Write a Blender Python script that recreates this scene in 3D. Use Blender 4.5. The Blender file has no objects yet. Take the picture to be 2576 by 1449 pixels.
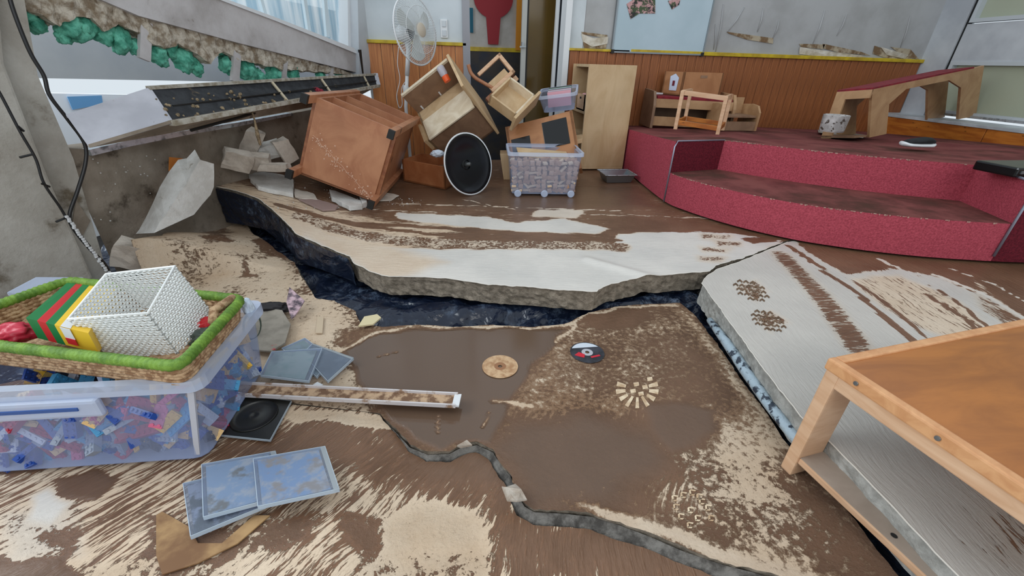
import bpy, bmesh, math, random
import numpy as np
from mathutils import Vector, Matrix, noise as mnoise
from mathutils.geometry import delaunay_2d_cdt
random.seed(4); rng = np.random.default_rng(4)
sc = bpy.context.scene; C = sc.collection
PI = math.pi

# ---------------------------------------------------------------- camera, world, light, exposure
W, H, F, PITCH, YAW, ROLL, CH = 2576, 1449, 1064.0, 28.1, 8.9, 1.7, 0.8
_p, _y, _r = map(math.radians, (PITCH, YAW, ROLL))
FWD = Vector((math.sin(_y)*math.cos(_p), math.cos(_y)*math.cos(_p), -math.sin(_p)))
_r0 = Vector((math.cos(_y), -math.sin(_y), 0)); _u0 = _r0.cross(FWD)
RT = math.cos(_r)*_r0 + math.sin(_r)*_u0; UP = -math.sin(_r)*_r0 + math.cos(_r)*_u0
CAM = Vector((0, 0, CH))
cd = bpy.data.cameras.new('camera'); cam = bpy.data.objects.new('camera', cd); C.objects.link(cam)
cd.sensor_width = 36; cd.lens = F/W*36; cd.clip_start = .02; cd.clip_end = 100
cam.matrix_world = Matrix.Translation(CAM) @ Matrix((RT, UP, -FWD)).transposed().to_4x4()
sc.camera = cam
wd = bpy.data.worlds.new('world'); sc.world = wd; wd.use_nodes = True
_b = wd.node_tree.nodes['Background']; _b.inputs[0].default_value = (.84, .93, 1, 1); _b.inputs[1].default_value = 0.84
def area(name, loc, target, size, power, col=(1, 1, 1), sy=None):
    l = bpy.data.lights.new(name, 'AREA'); l.energy = power; l.size = size; l.color = col
    if sy: l.shape = 'RECTANGLE'; l.size_y = sy
    o = bpy.data.objects.new(name, l); C.objects.link(o); o.location = loc
    o.rotation_euler = (Vector(target)-Vector(loc)).to_track_quat('-Z', 'Y').to_euler(); return o
area('daylight_left_windows', (-3.2, 1.6, 2.3), (0, 2.0, 0), 2.6, 100, (.88, .95, 1), 1.8)
area('daylight_windows_behind', (.8, -2.6, 2.6), (.4, 1.6, 0), 3.2, 50, (1, .98, .95), 2.0)
sc.view_settings.view_transform = 'Standard'; sc.view_settings.look = 'None'
sc.view_settings.exposure = 0.0; sc.view_settings.gamma = 1; sc.view_settings.use_curve_mapping = False

# ---------------------------------------------------------------- points in the room from sight lines
def ray(x, y): return FWD + (x-W/2)/F*RT - (y-H/2)/F*UP
def onz(x, y, z=0.): d = ray(x, y); return CAM + d*((z-CH)/d.z)
def ony(x, y, Y): d = ray(x, y); return CAM + d*(Y/d.y)
def onx(x, y, X): d = ray(x, y); return CAM + d*(X/d.x)
F0 = Vector((-.62, 4.05, 0)); FD = Vector((-.42, -.907, 0)).normalized(); FN = Vector((.907, -.42, 0)).normalized()   # bent facade line, FN points into the room
def onF(x, y, off=0.): d = ray(x, y); P0 = F0+FN*off; return CAM + d*((P0-CAM).dot(FN)/d.dot(FN))
def onf(x, y, zf):
    z = 0.
    for _ in range(25): P = onz(x, y, z); z = .5*z+.5*zf(P.x, P.y)
    return Vector((P.x, P.y, z))
def ss(a, b, x): t = min(1, max(0, (x-a)/(b-a))); return t*t*(3-2*t)
def zA(x, y):                       # far slab, heaved up towards the broken facade
    return .14*ss(-.35, -1.35, x) if x < -.35 else 0.
def ss2(a, b, x): t = min(1, max(0, (a-x)/(a-b))); return t*t*(3-2*t)
def zA(x, y):
    z = .14*ss2(-.35, -1.35, x)
    q = Vector((x, y)); a = Vector((.62, 1.72)); b = Vector((.86, 1.50)); t = max(0, min(1, (q-a).dot(b-a)/(b-a).length_squared))
    d = (q-(a+(b-a)*t)).length
    return z + .012*math.exp(-(d/.03)**2)
def zB(x, y): return 0.
def zN(x, y):                       # sunken near floor
    z = -.10
    z += .17*ss2(0, 1, 1-(y-1.95)/.62)*ss2(-.75, -1.35, x) if y > 1.95 else 0
    z += .05*ss2(.95, .45, y)*ss2(.35, -.3, x)
    return z
def zC(x, y): return zN(x, y)
def zD(x, y): return zN(x, y)-.022*ss2(-.42, -.2, -abs(x)) if False else zN(x, y)-.024*ss2(.18, .0, -x-.10)
def zS(x, y): return .39-.062*max(0, y-2.6)-.035*max(0, x-3.2)

# ---------------------------------------------------------------- materials
def srgb(c): return tuple(((v/255)/12.92 if v/255 <= .04045 else ((v/255+.055)/1.055)**2.4) for v in c)+(1,)
class N:
    def __init__(s, name):
        s.m = bpy.data.materials.new(name); s.m.use_nodes = True; s.t = s.m.node_tree; s.b = s.t.nodes['Principled BSDF']; s.out = s.t.nodes['Material Output']
    def n(s, typ, **k):
        o = s.t.nodes.new(typ)
        for a, v in k.items():
            if a.startswith('i_'):
                key = a[2:]; key = int(key) if key.isdigit() else key.replace('_', ' ')
                s.put(o.inputs[key], v)
            else: setattr(o, a, v)
        return o
    def put(s, inp, v):
        if isinstance(v, bpy.types.NodeSocket): s.t.links.new(v, inp)
        elif isinstance(v, bpy.types.Node): s.t.links.new(v.outputs[0], inp)
        else: inp.default_value = v
    def math(s, op, a, b=0., cl=False):
        o = s.t.nodes.new('ShaderNodeMath'); o.operation = op; o.use_clamp = cl; s.put(o.inputs[0], a); s.put(o.inputs[1], b); return o.outputs[0]
    def mix(s, f, a, b):
        o = s.t.nodes.new('ShaderNodeMix'); o.data_type = 'RGBA'; s.put(o.inputs[0], f); s.put(o.inputs[6], a); s.put(o.inputs[7], b); return o.outputs[2]
    def mixf(s, f, a, b):
        o = s.t.nodes.new('ShaderNodeMix'); o.data_type = 'FLOAT'; s.put(o.inputs[0], f); s.put(o.inputs[2], a); s.put(o.inputs[3], b); return o.outputs[0]
    def coords(s, scale=(1, 1, 1), rot=(0, 0, 0), kind='Object'):
        tc = s.n('ShaderNodeTexCoord'); mp = s.n('ShaderNodeMapping'); s.t.links.new(tc.outputs[kind], mp.inputs[0])
        mp.inputs['Scale'].default_value = scale; mp.inputs['Rotation'].default_value = rot; return mp.outputs[0]
    def noise(s, vec, scale, detail=5, rough=.6, dist=0.):
        o = s.n('ShaderNodeTexNoise', i_Scale=scale, i_Detail=detail, i_Roughness=rough, i_Distortion=dist); s.t.links.new(vec, o.inputs['Vector']); return o.outputs[0]
    def ramp(s, f, a, b):
        o = s.t.nodes.new('ShaderNodeMapRange'); o.interpolation_type = 'SMOOTHSTEP'; s.put(o.inputs[0], f); s.put(o.inputs[1], a); s.put(o.inputs[2], b); return o.outputs[0]
    def bump(s, h, strength=.3, dist=.005):
        o = s.n('ShaderNodeBump', i_Strength=strength, i_Distance=dist, i_Height=h); s.t.links.new(o.outputs[0], s.b.inputs['Normal']); return o
_M = {}
def mat(name, c, rough=.6, c2=None, scale=6, stretch=(1, 1, 1), lo=.35, hi=.65, bump=0., bscale=None, metal=0., spec=.5, c3=None, s3=20, l3=.6, h3=.7, coat=0):
    if name in _M: return _M[name]
    k = N(name); v = k.coords(stretch); col = srgb(c)
    if c2:
        f = k.noise(v, scale); col = k.mix(k.ramp(f, lo, hi), col, srgb(c2))
    if c3:
        g = k.noise(k.coords(), s3, 6, .65); col = k.mix(k.ramp(g, l3, h3), col, srgb(c3))
    k.put(k.b.inputs['Base Color'], col); k.b.inputs['Roughness'].default_value = rough; k.b.inputs['Metallic'].default_value = metal
    k.b.inputs['Specular IOR Level'].default_value = spec; k.b.inputs['Coat Weight'].default_value = coat
    if bump: k.bump(k.noise(k.coords(), bscale or scale*4, 6, .65), bump, .01)
    _M[name] = k.m; return k.m
def clear(name, c, fac=.35, rough=.25, tint=(235, 240, 250)):
    if name in _M: return _M[name]
    k = N(name); k.b.inputs['Base Color'].default_value = srgb(c); k.b.inputs['Roughness'].default_value = rough
    tr = k.n('ShaderNodeBsdfTransparent'); tr.inputs[0].default_value = srgb(tint)
    mx = k.n('ShaderNodeMixShader'); mx.inputs[0].default_value = fac
    k.t.links.new(tr.outputs[0], mx.inputs[1]); k.t.links.new(k.b.outputs[0], mx.inputs[2]); k.t.links.new(mx.outputs[0], k.out.inputs[0])
    _M[name] = k.m; return k.m
def wood(name, c, c2, rough=.5, sc_=(1.5, 14, 14), bump=.1, knots=None):
    if name in _M: return _M[name]
    k = N(name); v = k.coords(sc_); f = k.noise(v, 3, 6, .6, .8); col = k.mix(k.ramp(f, .3, .7), srgb(c), srgb(c2))
    g = k.noise(k.coords(), 2.2, 3, .5); col = k.mix(k.math('MULTIPLY', k.ramp(g, .5, .8), .35), col, srgb(tuple(int(q*.72) for q in c2)))
    if knots:
        vo = k.n('ShaderNodeTexVoronoi'); k.t.links.new(k.coords(knots), vo.inputs['Vector']); vo.inputs['Scale'].default_value = 1
        col = k.mix(k.math('MULTIPLY', k.ramp(vo.outputs['Distance'], .12, .04), .8), col, srgb(tuple(int(q*.4) for q in c2)))
    k.put(k.b.inputs['Base Color'], col); k.b.inputs['Roughness'].default_value = rough; k.bump(f, bump, .003)
    _M[name] = k.m; return k.m

white_wall = mat('white_plaster', (196, 200, 204), .7, (168, 172, 178), 1.6, bump=.15, bscale=9, c3=(150, 140, 120), s3=7, l3=.66, h3=.8)
white_back = mat('back_wall_paint', (205, 212, 216), .7, (180, 188, 192), 1.4, bump=.1, bscale=8, c3=(180, 168, 140), s3=5, l3=.68, h3=.8)
paper_wall = mat('wallpaper', (176, 177, 178), .75, (160, 160, 160), 2.5, bump=.2, bscale=6)
torn = mat('torn_plaster', (120, 95, 68), .85, (178, 165, 142), 14, lo=.4, hi=.6, bump=.4, bscale=40)
yellow = mat('yellow_paint', (206, 178, 30), .45, (170, 140, 30), 9)
pine_l = wood('pine_cladding', (204, 134, 76), (172, 102, 52), .45, (9, 9, 1.1), knots=(11, 3, 5))
pine_r = wood('pine_cladding_dark', (162, 98, 54), (128, 74, 38), .5, (9, 9, 1.1), knots=(13, 3, 5))
pine_o = wood('pine_orange', (196, 120, 44), (158, 84, 26), .45, (1.4, 1.4, 8), knots=(6, 9, 22))
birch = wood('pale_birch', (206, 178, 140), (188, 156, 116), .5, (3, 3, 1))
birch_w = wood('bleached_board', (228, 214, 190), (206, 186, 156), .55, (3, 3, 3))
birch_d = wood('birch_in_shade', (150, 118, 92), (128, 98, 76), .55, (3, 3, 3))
beech = wood('beech', (222, 184, 150), (204, 160, 124), .42, (2, 2, 12))
beech_o = wood('varnished_top', (178, 110, 50), (150, 90, 42), .25, (1.2, 5, 5), .03)
redwood = wood('reddish_wood', (192, 136, 100), (166, 108, 76), .45, (2, 5, 2), knots=(4, 4, 4))
redwood_d = wood('dark_reddish_wood', (172, 114, 78), (136, 80, 54), .35, (2, 2, 5))  # darker, slightly glossier tone of the reddish wood
black = mat('black_rubber', (22, 22, 22), .6)
blackg = mat('black_gloss', (16, 16, 17), .18)
dark = mat('dark_void', (30, 26, 24), .9)
concrete = mat('concrete', (148, 140, 128), .9, (118, 110, 98), 7, bump=.5, bscale=60, c3=(84, 76, 64), s3=9, l3=.56, h3=.74)
conc_edge = mat('slab_concrete', (164, 152, 136), .95, (118, 108, 94), 38, lo=.3, hi=.7, bump=.9, bscale=90)
conc_white = mat('aerated_concrete', (218, 216, 212), .9, (196, 192, 186), 9, bump=.5, bscale=50, c3=(150, 140, 126), s3=14, l3=.62, h3=.74)
rubble = mat('rubble_concrete', (212, 202, 186), .95, (140, 122, 100), 26, lo=.35, hi=.65, bump=1., bscale=70)
foam = mat('green_foam', (112, 196, 170), .8, (56, 140, 116), 22, bump=.9, bscale=40)
alu = mat('bright_metal', (205, 214, 222), .3, (120, 130, 136), 30, lo=.45, hi=.7, metal=.7)
steel = mat('steel', (140, 146, 150), .3, metal=.8)
plastic_w = mat('white_plastic', (222, 224, 226), .4)
wicker_w = mat('white_wicker', (232, 234, 232), .5)
grass_g = mat('green_cord', (120, 158, 52), .6, (84, 122, 34), 30, bump=.5, bscale=80)
seagrass = mat('seagrass', (206, 172, 134), .75, (150, 112, 78), 60, lo=.4, hi=.6, bump=.6, bscale=90)
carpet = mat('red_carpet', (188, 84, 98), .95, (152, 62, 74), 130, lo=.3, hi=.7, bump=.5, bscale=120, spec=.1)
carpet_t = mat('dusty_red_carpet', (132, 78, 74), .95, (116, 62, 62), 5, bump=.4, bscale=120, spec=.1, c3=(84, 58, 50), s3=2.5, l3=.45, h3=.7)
carpet_d = mat('shaded_red_carpet', (112, 36, 48), .9, (86, 28, 38), 110, bump=.5, bscale=120, spec=.1)  # darker copy of the red carpet, shade of the turned-away faces put into its colour
red_felt = mat('red_felt', (140, 34, 46), .9, (110, 26, 38), 20)
def membrane_mat():
    k = N('black_plastic_membrane'); f = k.noise(k.coords(), 24, 8, .75); g = k.noise(k.coords(), 3.0, 3)
    col = k.mix(k.math('MULTIPLY', k.ramp(f, .46, .72), k.ramp(g, .4, .62)), srgb((22, 30, 48)), srgb((96, 112, 134)))
    k.put(k.b.inputs['Base Color'], col); k.b.inputs['Roughness'].default_value = .2; k.bump(k.noise(k.coords((1, 1, 1)), 7, 3, .5, 1.6), .8, .03); return k.m
membrane = membrane_mat()
foilpipe = mat('bluish_foil', (172, 190, 202), .35, (52, 62, 76), 34, lo=.52, hi=.6, bump=.5, bscale=60)

def mud_material(name, dirs):
    """dry tan silt and wet brown mud; attributes say how much mud lies where, noise gives the streaks"""
    k = N(name)
    A = {}
    for a in ('mud', 'pud', 'wht', 'grn', 'sft'):
        o = k.n('ShaderNodeAttribute'); o.attribute_name = a; A[a] = o.outputs['Fac']
    dw = k.n('ShaderNodeAttribute'); dw.attribute_name = 'dw'; sp = k.n('ShaderNodeSeparateColor'); k.t.links.new(dw.outputs['Color'], sp.inputs[0])
    base = k.coords()
    warp = k.n('ShaderNodeTexNoise', i_Scale=5.0, i_Detail=2.0); k.t.links.new(base, warp.inputs['Vector'])
    wv = k.n('ShaderNodeVectorMath', operation='MULTIPLY_ADD'); k.t.links.new(warp.outputs['Color'], wv.inputs[0]); wv.inputs[1].default_value = (.05, .05, 0); k.t.links.new(base, wv.inputs[2])
    iso = k.noise(wv.outputs[0], 62, 8, .72)
    iso2 = k.noise(base, 9, 4, .6)
    iso = k.math('ADD', k.math('MULTIPLY', iso, .72), k.math('MULTIPLY', iso2, .28))
    acc = None; wsum = None
    for i, (dx, dy) in enumerate(dirs):
        r = k.n('ShaderNodeVectorRotate', rotation_type='Z_AXIS', i_Angle=-math.atan2(dy, dx)); k.t.links.new(wv.outputs[0], r.inputs['Vector'])
        mp = k.n('ShaderNodeMapping'); k.t.links.new(r.outputs[0], mp.inputs[0]); mp.inputs['Scale'].default_value = (11, 92, 1)
        a = k.noise(mp.outputs[0], 1., 5, .62, .25)
        mp2 = k.n('ShaderNodeMapping'); k.t.links.new(r.outputs[0], mp2.inputs[0]); mp2.inputs['Scale'].default_value = (34, 250, 1)
        a = k.math('ADD', k.math('MULTIPLY', a, .72), k.math('MULTIPLY', k.noise(mp2.outputs[0], 1., 4, .6), .28))
        w = sp.outputs[i]; t = k.math('MULTIPLY', a, w); acc = t if acc is None else k.math('ADD', acc, t); wsum = w if wsum is None else k.math('ADD', wsum, w)
    n_ = k.math('ADD', acc, k.math('MULTIPLY', iso, k.math('SUBTRACT', 1, wsum)))
    n_ = k.math('ADD', k.math('MULTIPLY', k.math('SUBTRACT', n_, .5), 4.6), .5)
    x = k.math('ADD', n_, k.math('MULTIPLY', k.math('SUBTRACT', A['mud'], .5), 2.2))
    m = k.ramp(x, k.mixf(A['sft'], .42, .05), k.mixf(A['sft'], .56, 1.0))
    m = k.mixf(k.math('MULTIPLY', A['grn'], .0), m, m)
    cn = k.noise(base, 3.5, 4, .6); cn = k.math('ADD', k.math('MULTIPLY', cn, .7), k.math('MULTIPLY', k.math('ADD', k.math('MULTIPLY', k.math('SUBTRACT', n_, .5), .25), .5), .3)); fine = k.noise(base, 160, 4, .6)
    light = k.mix(k.ramp(cn, .3, .7), srgb((224, 203, 178)), srgb((206, 178, 148)))
    light = k.mix(A['wht'], light, k.mix(k.ramp(cn, .3, .7), srgb((224, 218, 210)), srgb((204, 200, 194))))
    light = k.mix(A['grn'], light, srgb((172, 172, 168)))
    brown = k.mix(k.ramp(cn, .35, .65), srgb((128, 96, 74)), srgb((104, 76, 56)))
    # shallow wet rim colour between the two
    brown = k.mix(k.math('MULTIPLY', k.ramp(x, .85, .5), .45), brown, srgb((150, 108, 80)))
    brown = k.mix(A['pud'], brown, srgb((100, 80, 66)))
    col = k.mix(m, light, brown)
    col = k.mix(k.math('MULTIPLY', k.math('MULTIPLY', k.math('MULTIPLY', m, k.math('SUBTRACT', 1, m)), 2.6), A['sft']), col, srgb((176, 132, 96)))
    col = k.mix(k.math('MULTIPLY', k.math('MULTIPLY', k.math('SUBTRACT', 1, A['wht']), k.ramp(fine, .5, .7)), .18), col, srgb((120, 92, 68)))
    k.put(k.b.inputs['Base Color'], col)
    rr = k.mixf(m, .55, .3); rr = k.mixf(A['pud'], rr, .12); rr = k.mixf(k.math('MULTIPLY', A['wht'], k.math('SUBTRACT', 1, m)), rr, .38)
    k.put(k.b.inputs['Roughness'], rr); k.b.inputs['Specular IOR Level'].default_value = .45
    hgt = k.math('MULTIPLY', k.math('SUBTRACT', k.math('MULTIPLY', m, -1.0), k.math('MULTIPLY', n_, .5)), k.math('SUBTRACT', 1, A['pud']))
    hgt = k.math('MULTIPLY', hgt, k.math('SUBTRACT', 1, k.math('MULTIPLY', A['wht'], .6)))
    k.bump(hgt, .9, .004)
    return k.m

# ---------------------------------------------------------------- objects
def tag(o, label=None, cat=None, group=None, kind=None):
    if label: o['label'] = label
    if cat: o['category'] = cat
    if group: o['group'] = group
    if kind: o['kind'] = kind
    return o
def empty(name, T=(0, 0, 0), R=None, label=None, cat=None, group=None, kind=None):
    o = bpy.data.objects.new(name, None); C.objects.link(o); o.empty_display_size = .1
    m = Matrix.Translation(Vector(T))
    if R is not None: m = m @ Matrix(R).to_4x4()
    o.matrix_world = m; o.matrix_basis = m; return tag(o, label, cat, group, kind)
class MB:
    def __init__(s): s.v = []; s.f = []
    def add(s, vs, fs):
        b = len(s.v); s.v += [tuple(p) for p in vs]; s.f += [tuple(b+i for i in f) for f in fs]; return s
    def box(s, lo, hi, R=None, T=None):
        x0, y0, z0 = lo; x1, y1, z1 = hi
        vs = [Vector(p) for p in [(x0, y0, z0), (x1, y0, z0), (x1, y1, z0), (x0, y1, z0), (x0, y0, z1), (x1, y0, z1), (x1, y1, z1), (x0, y1, z1)]]
        if R is not None: vs = [R @ p for p in vs]
        if T is not None: vs = [p+Vector(T) for p in vs]
        return s.add(vs, [(0, 3, 2, 1), (4, 5, 6, 7), (0, 1, 5, 4), (1, 2, 6, 5), (2, 3, 7, 6), (3, 0, 4, 7)])
    def hexa(s, p): return s.add(p, [(0, 3, 2, 1), (4, 5, 6, 7), (0, 1, 5, 4), (1, 2, 6, 5), (2, 3, 7, 6), (3, 0, 4, 7)])
    def prism(s, pts, ext):
        n = len(pts); e = Vector(ext); return s.add(list(pts)+[Vector(p)+e for p in pts], [tuple(range(n))[::-1], tuple(range(n, 2*n))]+[(i, (i+1) % n, n+(i+1) % n, n+i) for i in range(n)])
    def bar(s, a, b, w, h=None, up=(0, 0, 1)):
        a, b = Vector(a), Vector(b); h = h or w; d = (b-a).normalized(); u = Vector(up); x = d.cross(u)
        if x.length < 1e-4: x = d.cross(Vector((1, 0, 0)))
        x.normalize(); z = x.cross(d); q = [(-w/2, -h/2), (w/2, -h/2), (w/2, h/2), (-w/2, h/2)]
        return s.hexa([a+x*i+z*j for i, j in q]+[b+x*i+z*j for i, j in q])
    def tube(s, pts, r, n=8, closed=False, cap=True):
        pts = [Vector(p) for p in pts]; L = len(pts); rr = r if hasattr(r, '__len__') else [r]*L; ring = []; pu = None
        for i, p in enumerate(pts):
            t = (pts[(i+1) % L]-pts[i-1]) if (closed or 0 < i < L-1) else (pts[1]-pts[0] if i == 0 else pts[-1]-pts[-2])
            t.normalize(); u = Vector((0, 0, 1)) if pu is None else pu
            x = u.cross(t)
            if x.length < 1e-3: x = Vector((1, 0, 0)).cross(t)
            x.normalize(); pu = t.cross(x); ring.append([p+(x*math.cos(a)+pu*math.sin(a))*rr[i] for a in [2*PI*k/n for k in range(n)]])
        b = len(s.v); s.v += [tuple(q) for g in ring for q in g]
        for i in range(L if closed else L-1):
            j = (i+1) % L
            for k in range(n): s.f.append((b+i*n+k, b+i*n+(k+1) % n, b+j*n+(k+1) % n, b+j*n+k))
        if cap and not closed: s.f.append(tuple(b+k for k in range(n))[::-1]); s.f.append(tuple(b+(L-1)*n+k for k in range(n)))
        return s
    def lathe(s, prof, T=(0, 0, 0), R=None, n=32):
        b = len(s.v); T = Vector(T)
        for r, z in prof:
            for k in range(n):
                a = 2*PI*k/n; p = Vector((r*math.cos(a), r*math.sin(a), z)); p = R @ p if R is not None else p; s.v.append(tuple(p+T))
        for i in range(len(prof)-1):
            for k in range(n): s.f.append((b+i*n+k, b+i*n+(k+1) % n, b+(i+1)*n+(k+1) % n, b+(i+1)*n+k))
        return s
    def build(s, name, m, parent=None, bev=0, smooth=False, seg=2):
        me = bpy.data.meshes.new(name); me.from_pydata(s.v, [], s.f)
        if bev:
            bm = bmesh.new(); bm.from_mesh(me); bmesh.ops.remove_doubles(bm, verts=bm.verts, dist=1e-5)
            try: bmesh.ops.bevel(bm, geom=[e for e in bm.edges if e.is_manifold and e.calc_face_angle(0) > .5], offset=bev, segments=seg, profile=.6, affect='EDGES', clamp_overlap=True)
            except Exception: pass
            bm.to_mesh(me); bm.free()
        bm = bmesh.new(); bm.from_mesh(me); bmesh.ops.recalc_face_normals(bm, faces=bm.faces); bm.to_mesh(me); bm.free()
        if smooth:
            for p in me.polygons: p.use_smooth = True
        me.materials.append(m); o = bpy.data.objects.new(name, me); C.objects.link(o)
        if parent is not None: o.parent = parent
        return o
def top(name, mb, m, label, cat, group=None, kind=None, **k): return tag(mb.build(name, m, None, **k), label, cat, group, kind)
def struct(name, mb, m, parent=None, label=None, **k):
    o = mb.build(name, m, parent, **k)
    if parent is None: tag(o, label, None, None, 'structure')
    return o
def nz(p, s=1.): return mnoise.noise(Vector(p)*s)
def ragged(pts, step, amp, seed=0, closed=False, rag=None):
    out = []; n = len(pts)
    for i in range(n if closed else n-1):
        a, b = Vector(pts[i]), Vector(pts[(i+1) % n]); L = (b-a).length; k = max(1, int(L/step)); d = (b-a).normalized() if L > 0 else Vector((1, 0, 0)); perp = Vector((-d.y, d.x, 0))
        for j in range(k):
            q = a+(b-a)*(j/k); r = 1 if (rag is None or rag[i]) else 0
            o = (nz((q.x, q.y, seed), 14)+.6*nz((q.x, q.y, seed+9), 45)+.4*nz((q.x, q.y, seed+4), 110))*amp*r*(0 if j == 0 and rag is not None and not rag[i-1] else 1)
            out.append(q+perp*o)
    if not closed: out.append(Vector(pts[-1]))
    return out

# ---------------------------------------------------------------- floors
def inside(px, py, poly):
    x = np.asarray(px); y = np.asarray(py); r = np.zeros(x.shape, bool); n = len(poly)
    for i in range(n):
        x0, y0 = poly[i][:2]; x1, y1 = poly[(i+1) % n][:2]
        if y0 == y1: continue
        c = ((y0 > y) != (y1 > y)) & (x < (x1-x0)*(y-y0)/(y1-y0)+x0); r ^= c
    return r
def pdist(px, py, pts, closed=True):
    d = np.full(px.shape, 1e9); n = len(pts)
    for i in range(n if closed else n-1):
        a = np.array(pts[i][:2]); b = np.array(pts[(i+1) % n][:2]); ab = b-a; L = max(1e-12, ab@ab)
        t = np.clip(((px-a[0])*ab[0]+(py-a[1])*ab[1])/L, 0, 1); d = np.minimum(d, np.hypot(px-a[0]-t*ab[0], py-a[1]-t*ab[1]))
    return d
def sst(a, b, x): t = np.clip((x-a)/(b-a), 0, 1); return t*t*(3-2*t)
class Slab:
    def __init__(s, boundary, zf, step_near, step_far, ynear=1.2, yfar=3.):
        s.zf = zf; bp = [(p.x, p.y) for p in boundary]; ys = [p[1] for p in bp]; xs = [p[0] for p in bp]; pts = []
        y = min(ys); row = 0
        while y < max(ys):
            t = min(1, max(0, (y-ynear)/(yfar-ynear))); st = step_near*(1-t)+step_far*t
            x = np.arange(min(xs)+(row % 2)*st/2, max(xs), st); pts.append(np.stack([x, np.full(x.shape, y)], 1)); y += st*.87; row += 1
        g = np.concatenate(pts); g = g[inside(g[:, 0], g[:, 1], bp)]; dd = pdist(g[:, 0], g[:, 1], bp); g = g[dd > step_near*.6]
        nb = len(bp); vs = [Vector(p) for p in bp]+[Vector((float(a), float(b))) for a, b in g]
        r = delaunay_2d_cdt(vs, [(i, (i+1) % nb) for i in range(nb)], [list(range(nb))], 1, 1e-7)
        s.xy = np.array([(v.x, v.y) for v in r[0]]); s.tri = [tuple(f) for f in r[2]]; s.z = np.array([zf(a, b) for a, b in s.xy]); s.b = boundary
        n = len(s.xy); s.A = {k: np.zeros(n) for k in ('mud', 'pud', 'wht', 'grn', 'sft')}; s.dw = np.zeros((n, 4)); s.dw[:, 3] = 1
    def w(s, pts, feather, line=None, amp=0.):
        P = [onf(x, y, s.zf) for x, y in pts]; x, y = s.xy[:, 0], s.xy[:, 1]
        if amp: x = x+amp*np.sin(y*31+x*17)+amp*.7*np.sin(x*53-y*29); y = y+amp*np.sin(x*37+1.3+y*11)+amp*.6*np.sin(y*61+x*23)
        if line is not None: return 1-sst(line-feather, line+feather, pdist(x, y, P, False))
        d = pdist(x, y, P); d = np.where(inside(x, y, P), -d, d); return 1-sst(-feather, feather, d)
    def paint(s, pts, feather=.03, line=None, amp=.006, dw=None, **vals):
        w = s.w(pts, feather, line, amp)
        for k, v in vals.items(): s.A[k] = s.A[k]*(1-w)+v*w
        if dw is not None: s.dw[:, :3] = s.dw[:, :3]*(1-w)[:, None]+np.array(dw)[None]*w[:, None]
    def build(s, name, m, parent=None, kind=None, label=None):
        me = bpy.data.meshes.new(name); me.from_pydata([(a, b, c) for (a, b), c in zip(s.xy.tolist(), s.z.tolist())], [], s.tri)
        bm = bmesh.new(); bm.from_mesh(me)
        for f in bm.faces:
            if f.normal.z < 0: f.normal_flip()
        bm.to_mesh(me); bm.free()
        for p in me.polygons: p.use_smooth = True
        for k, v in s.A.items(): at = me.attributes.new(k, 'FLOAT', 'POINT'); at.data.foreach_set('value', v.astype(np.float32))
        at = me.attributes.new('dw', 'FLOAT_COLOR', 'POINT'); at.data.foreach_set('color', s.dw.astype(np.float32).ravel())
        me.materials.append(m); o = bpy.data.objects.new(name, me); C.objects.link(o)
        if parent: o.parent = parent
        return tag(o, label, None, None, kind)
    def skirt(s, name, m, parent, thick, over=.004, amp=.006, rows=5, seed=0, wob=0., slant=0.):
        mb = MB(); n = len(s.b); cx = sum(p.x for p in s.b)/n; vs = []
        # inward normal of the outline
        area_ = sum(s.b[i].x*s.b[(i+1) % n].y-s.b[(i+1) % n].x*s.b[i].y for i in range(n)); sg = 1 if area_ > 0 else -1
        for r in range(rows+1):
            for i, p in enumerate(s.b):
                d = (s.b[(i+1) % n]-s.b[i-1]); d = Vector((d.x, d.y, 0)); d = d.normalized() if d.length > 0 else Vector((1, 0, 0)); inn = Vector((-d.y, d.x, 0))*sg
                t = r/rows; th = thick(p) if callable(thick) else thick
                o = over-(slant(p) if callable(slant) else slant)*t+amp*(nz((p.x*1.0, p.y, t*th*8+seed), 26)+.6*nz((p.x, p.y, t*5+seed), 70))*(1 if r else .3)+.004*t
                zz = s.zf(p.x, p.y)-.0015-th*t*(1+(wob*nz((p.x, p.y, seed), 11) if r == rows else 0)); vs.append(Vector((p.x, p.y, zz))+inn*o)
        fs = [(r*n+i, r*n+(i+1) % n, (r+1)*n+(i+1) % n, (r+1)*n+i) for r in range(rows) for i in range(n)]
        mb.add(vs, fs); return mb.build(name, m, parent, smooth=False)
def dirw(px0, px1, z=-.1): a, b = onz(*px0, z), onz(*px1, z); d = (b-a); return (d.x, d.y)
dN = [dirw((300, 1250), (400, 1185)), dirw((1150, 1250), (1200, 1180)), dirw((1400, 1430), (1402, 1370))]
dF = [dirw((1000, 600), (1500, 610), 0), dirw((2010, 650), (2300, 870), 0), dirw((1450, 1130), (1800, 1110))]
mudN = mud_material('mud_near', dN); mudF = mud_material('mud_far', dF)

# far slab
edgeA = [(545, 470), (600, 482), (650, 500), (700, 540), (745, 588), (800, 612), (880, 645), (892, 664), (935, 684), (960, 694), (1040, 697), (1120, 700), (1230, 716), (1330, 722), (1430, 731), (1500, 733), (1530, 716), (1600, 700), (1700, 690), (1785, 682), (1800, 668), (1870, 648), (1930, 625), (1978, 606)]
WA = [onf(x, y, zA) for x, y in edgeA]
bA = WA+[Vector((2.4, 2.05, 0)), Vector((4.4, 2.1, 0)), Vector((4.4, 3.98, 0)), Vector((-.60, 3.98, 0)), Vector((-1.25, 2.74, 0))]
rag = [1]*(len(WA)-1)+[0]*6
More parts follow.
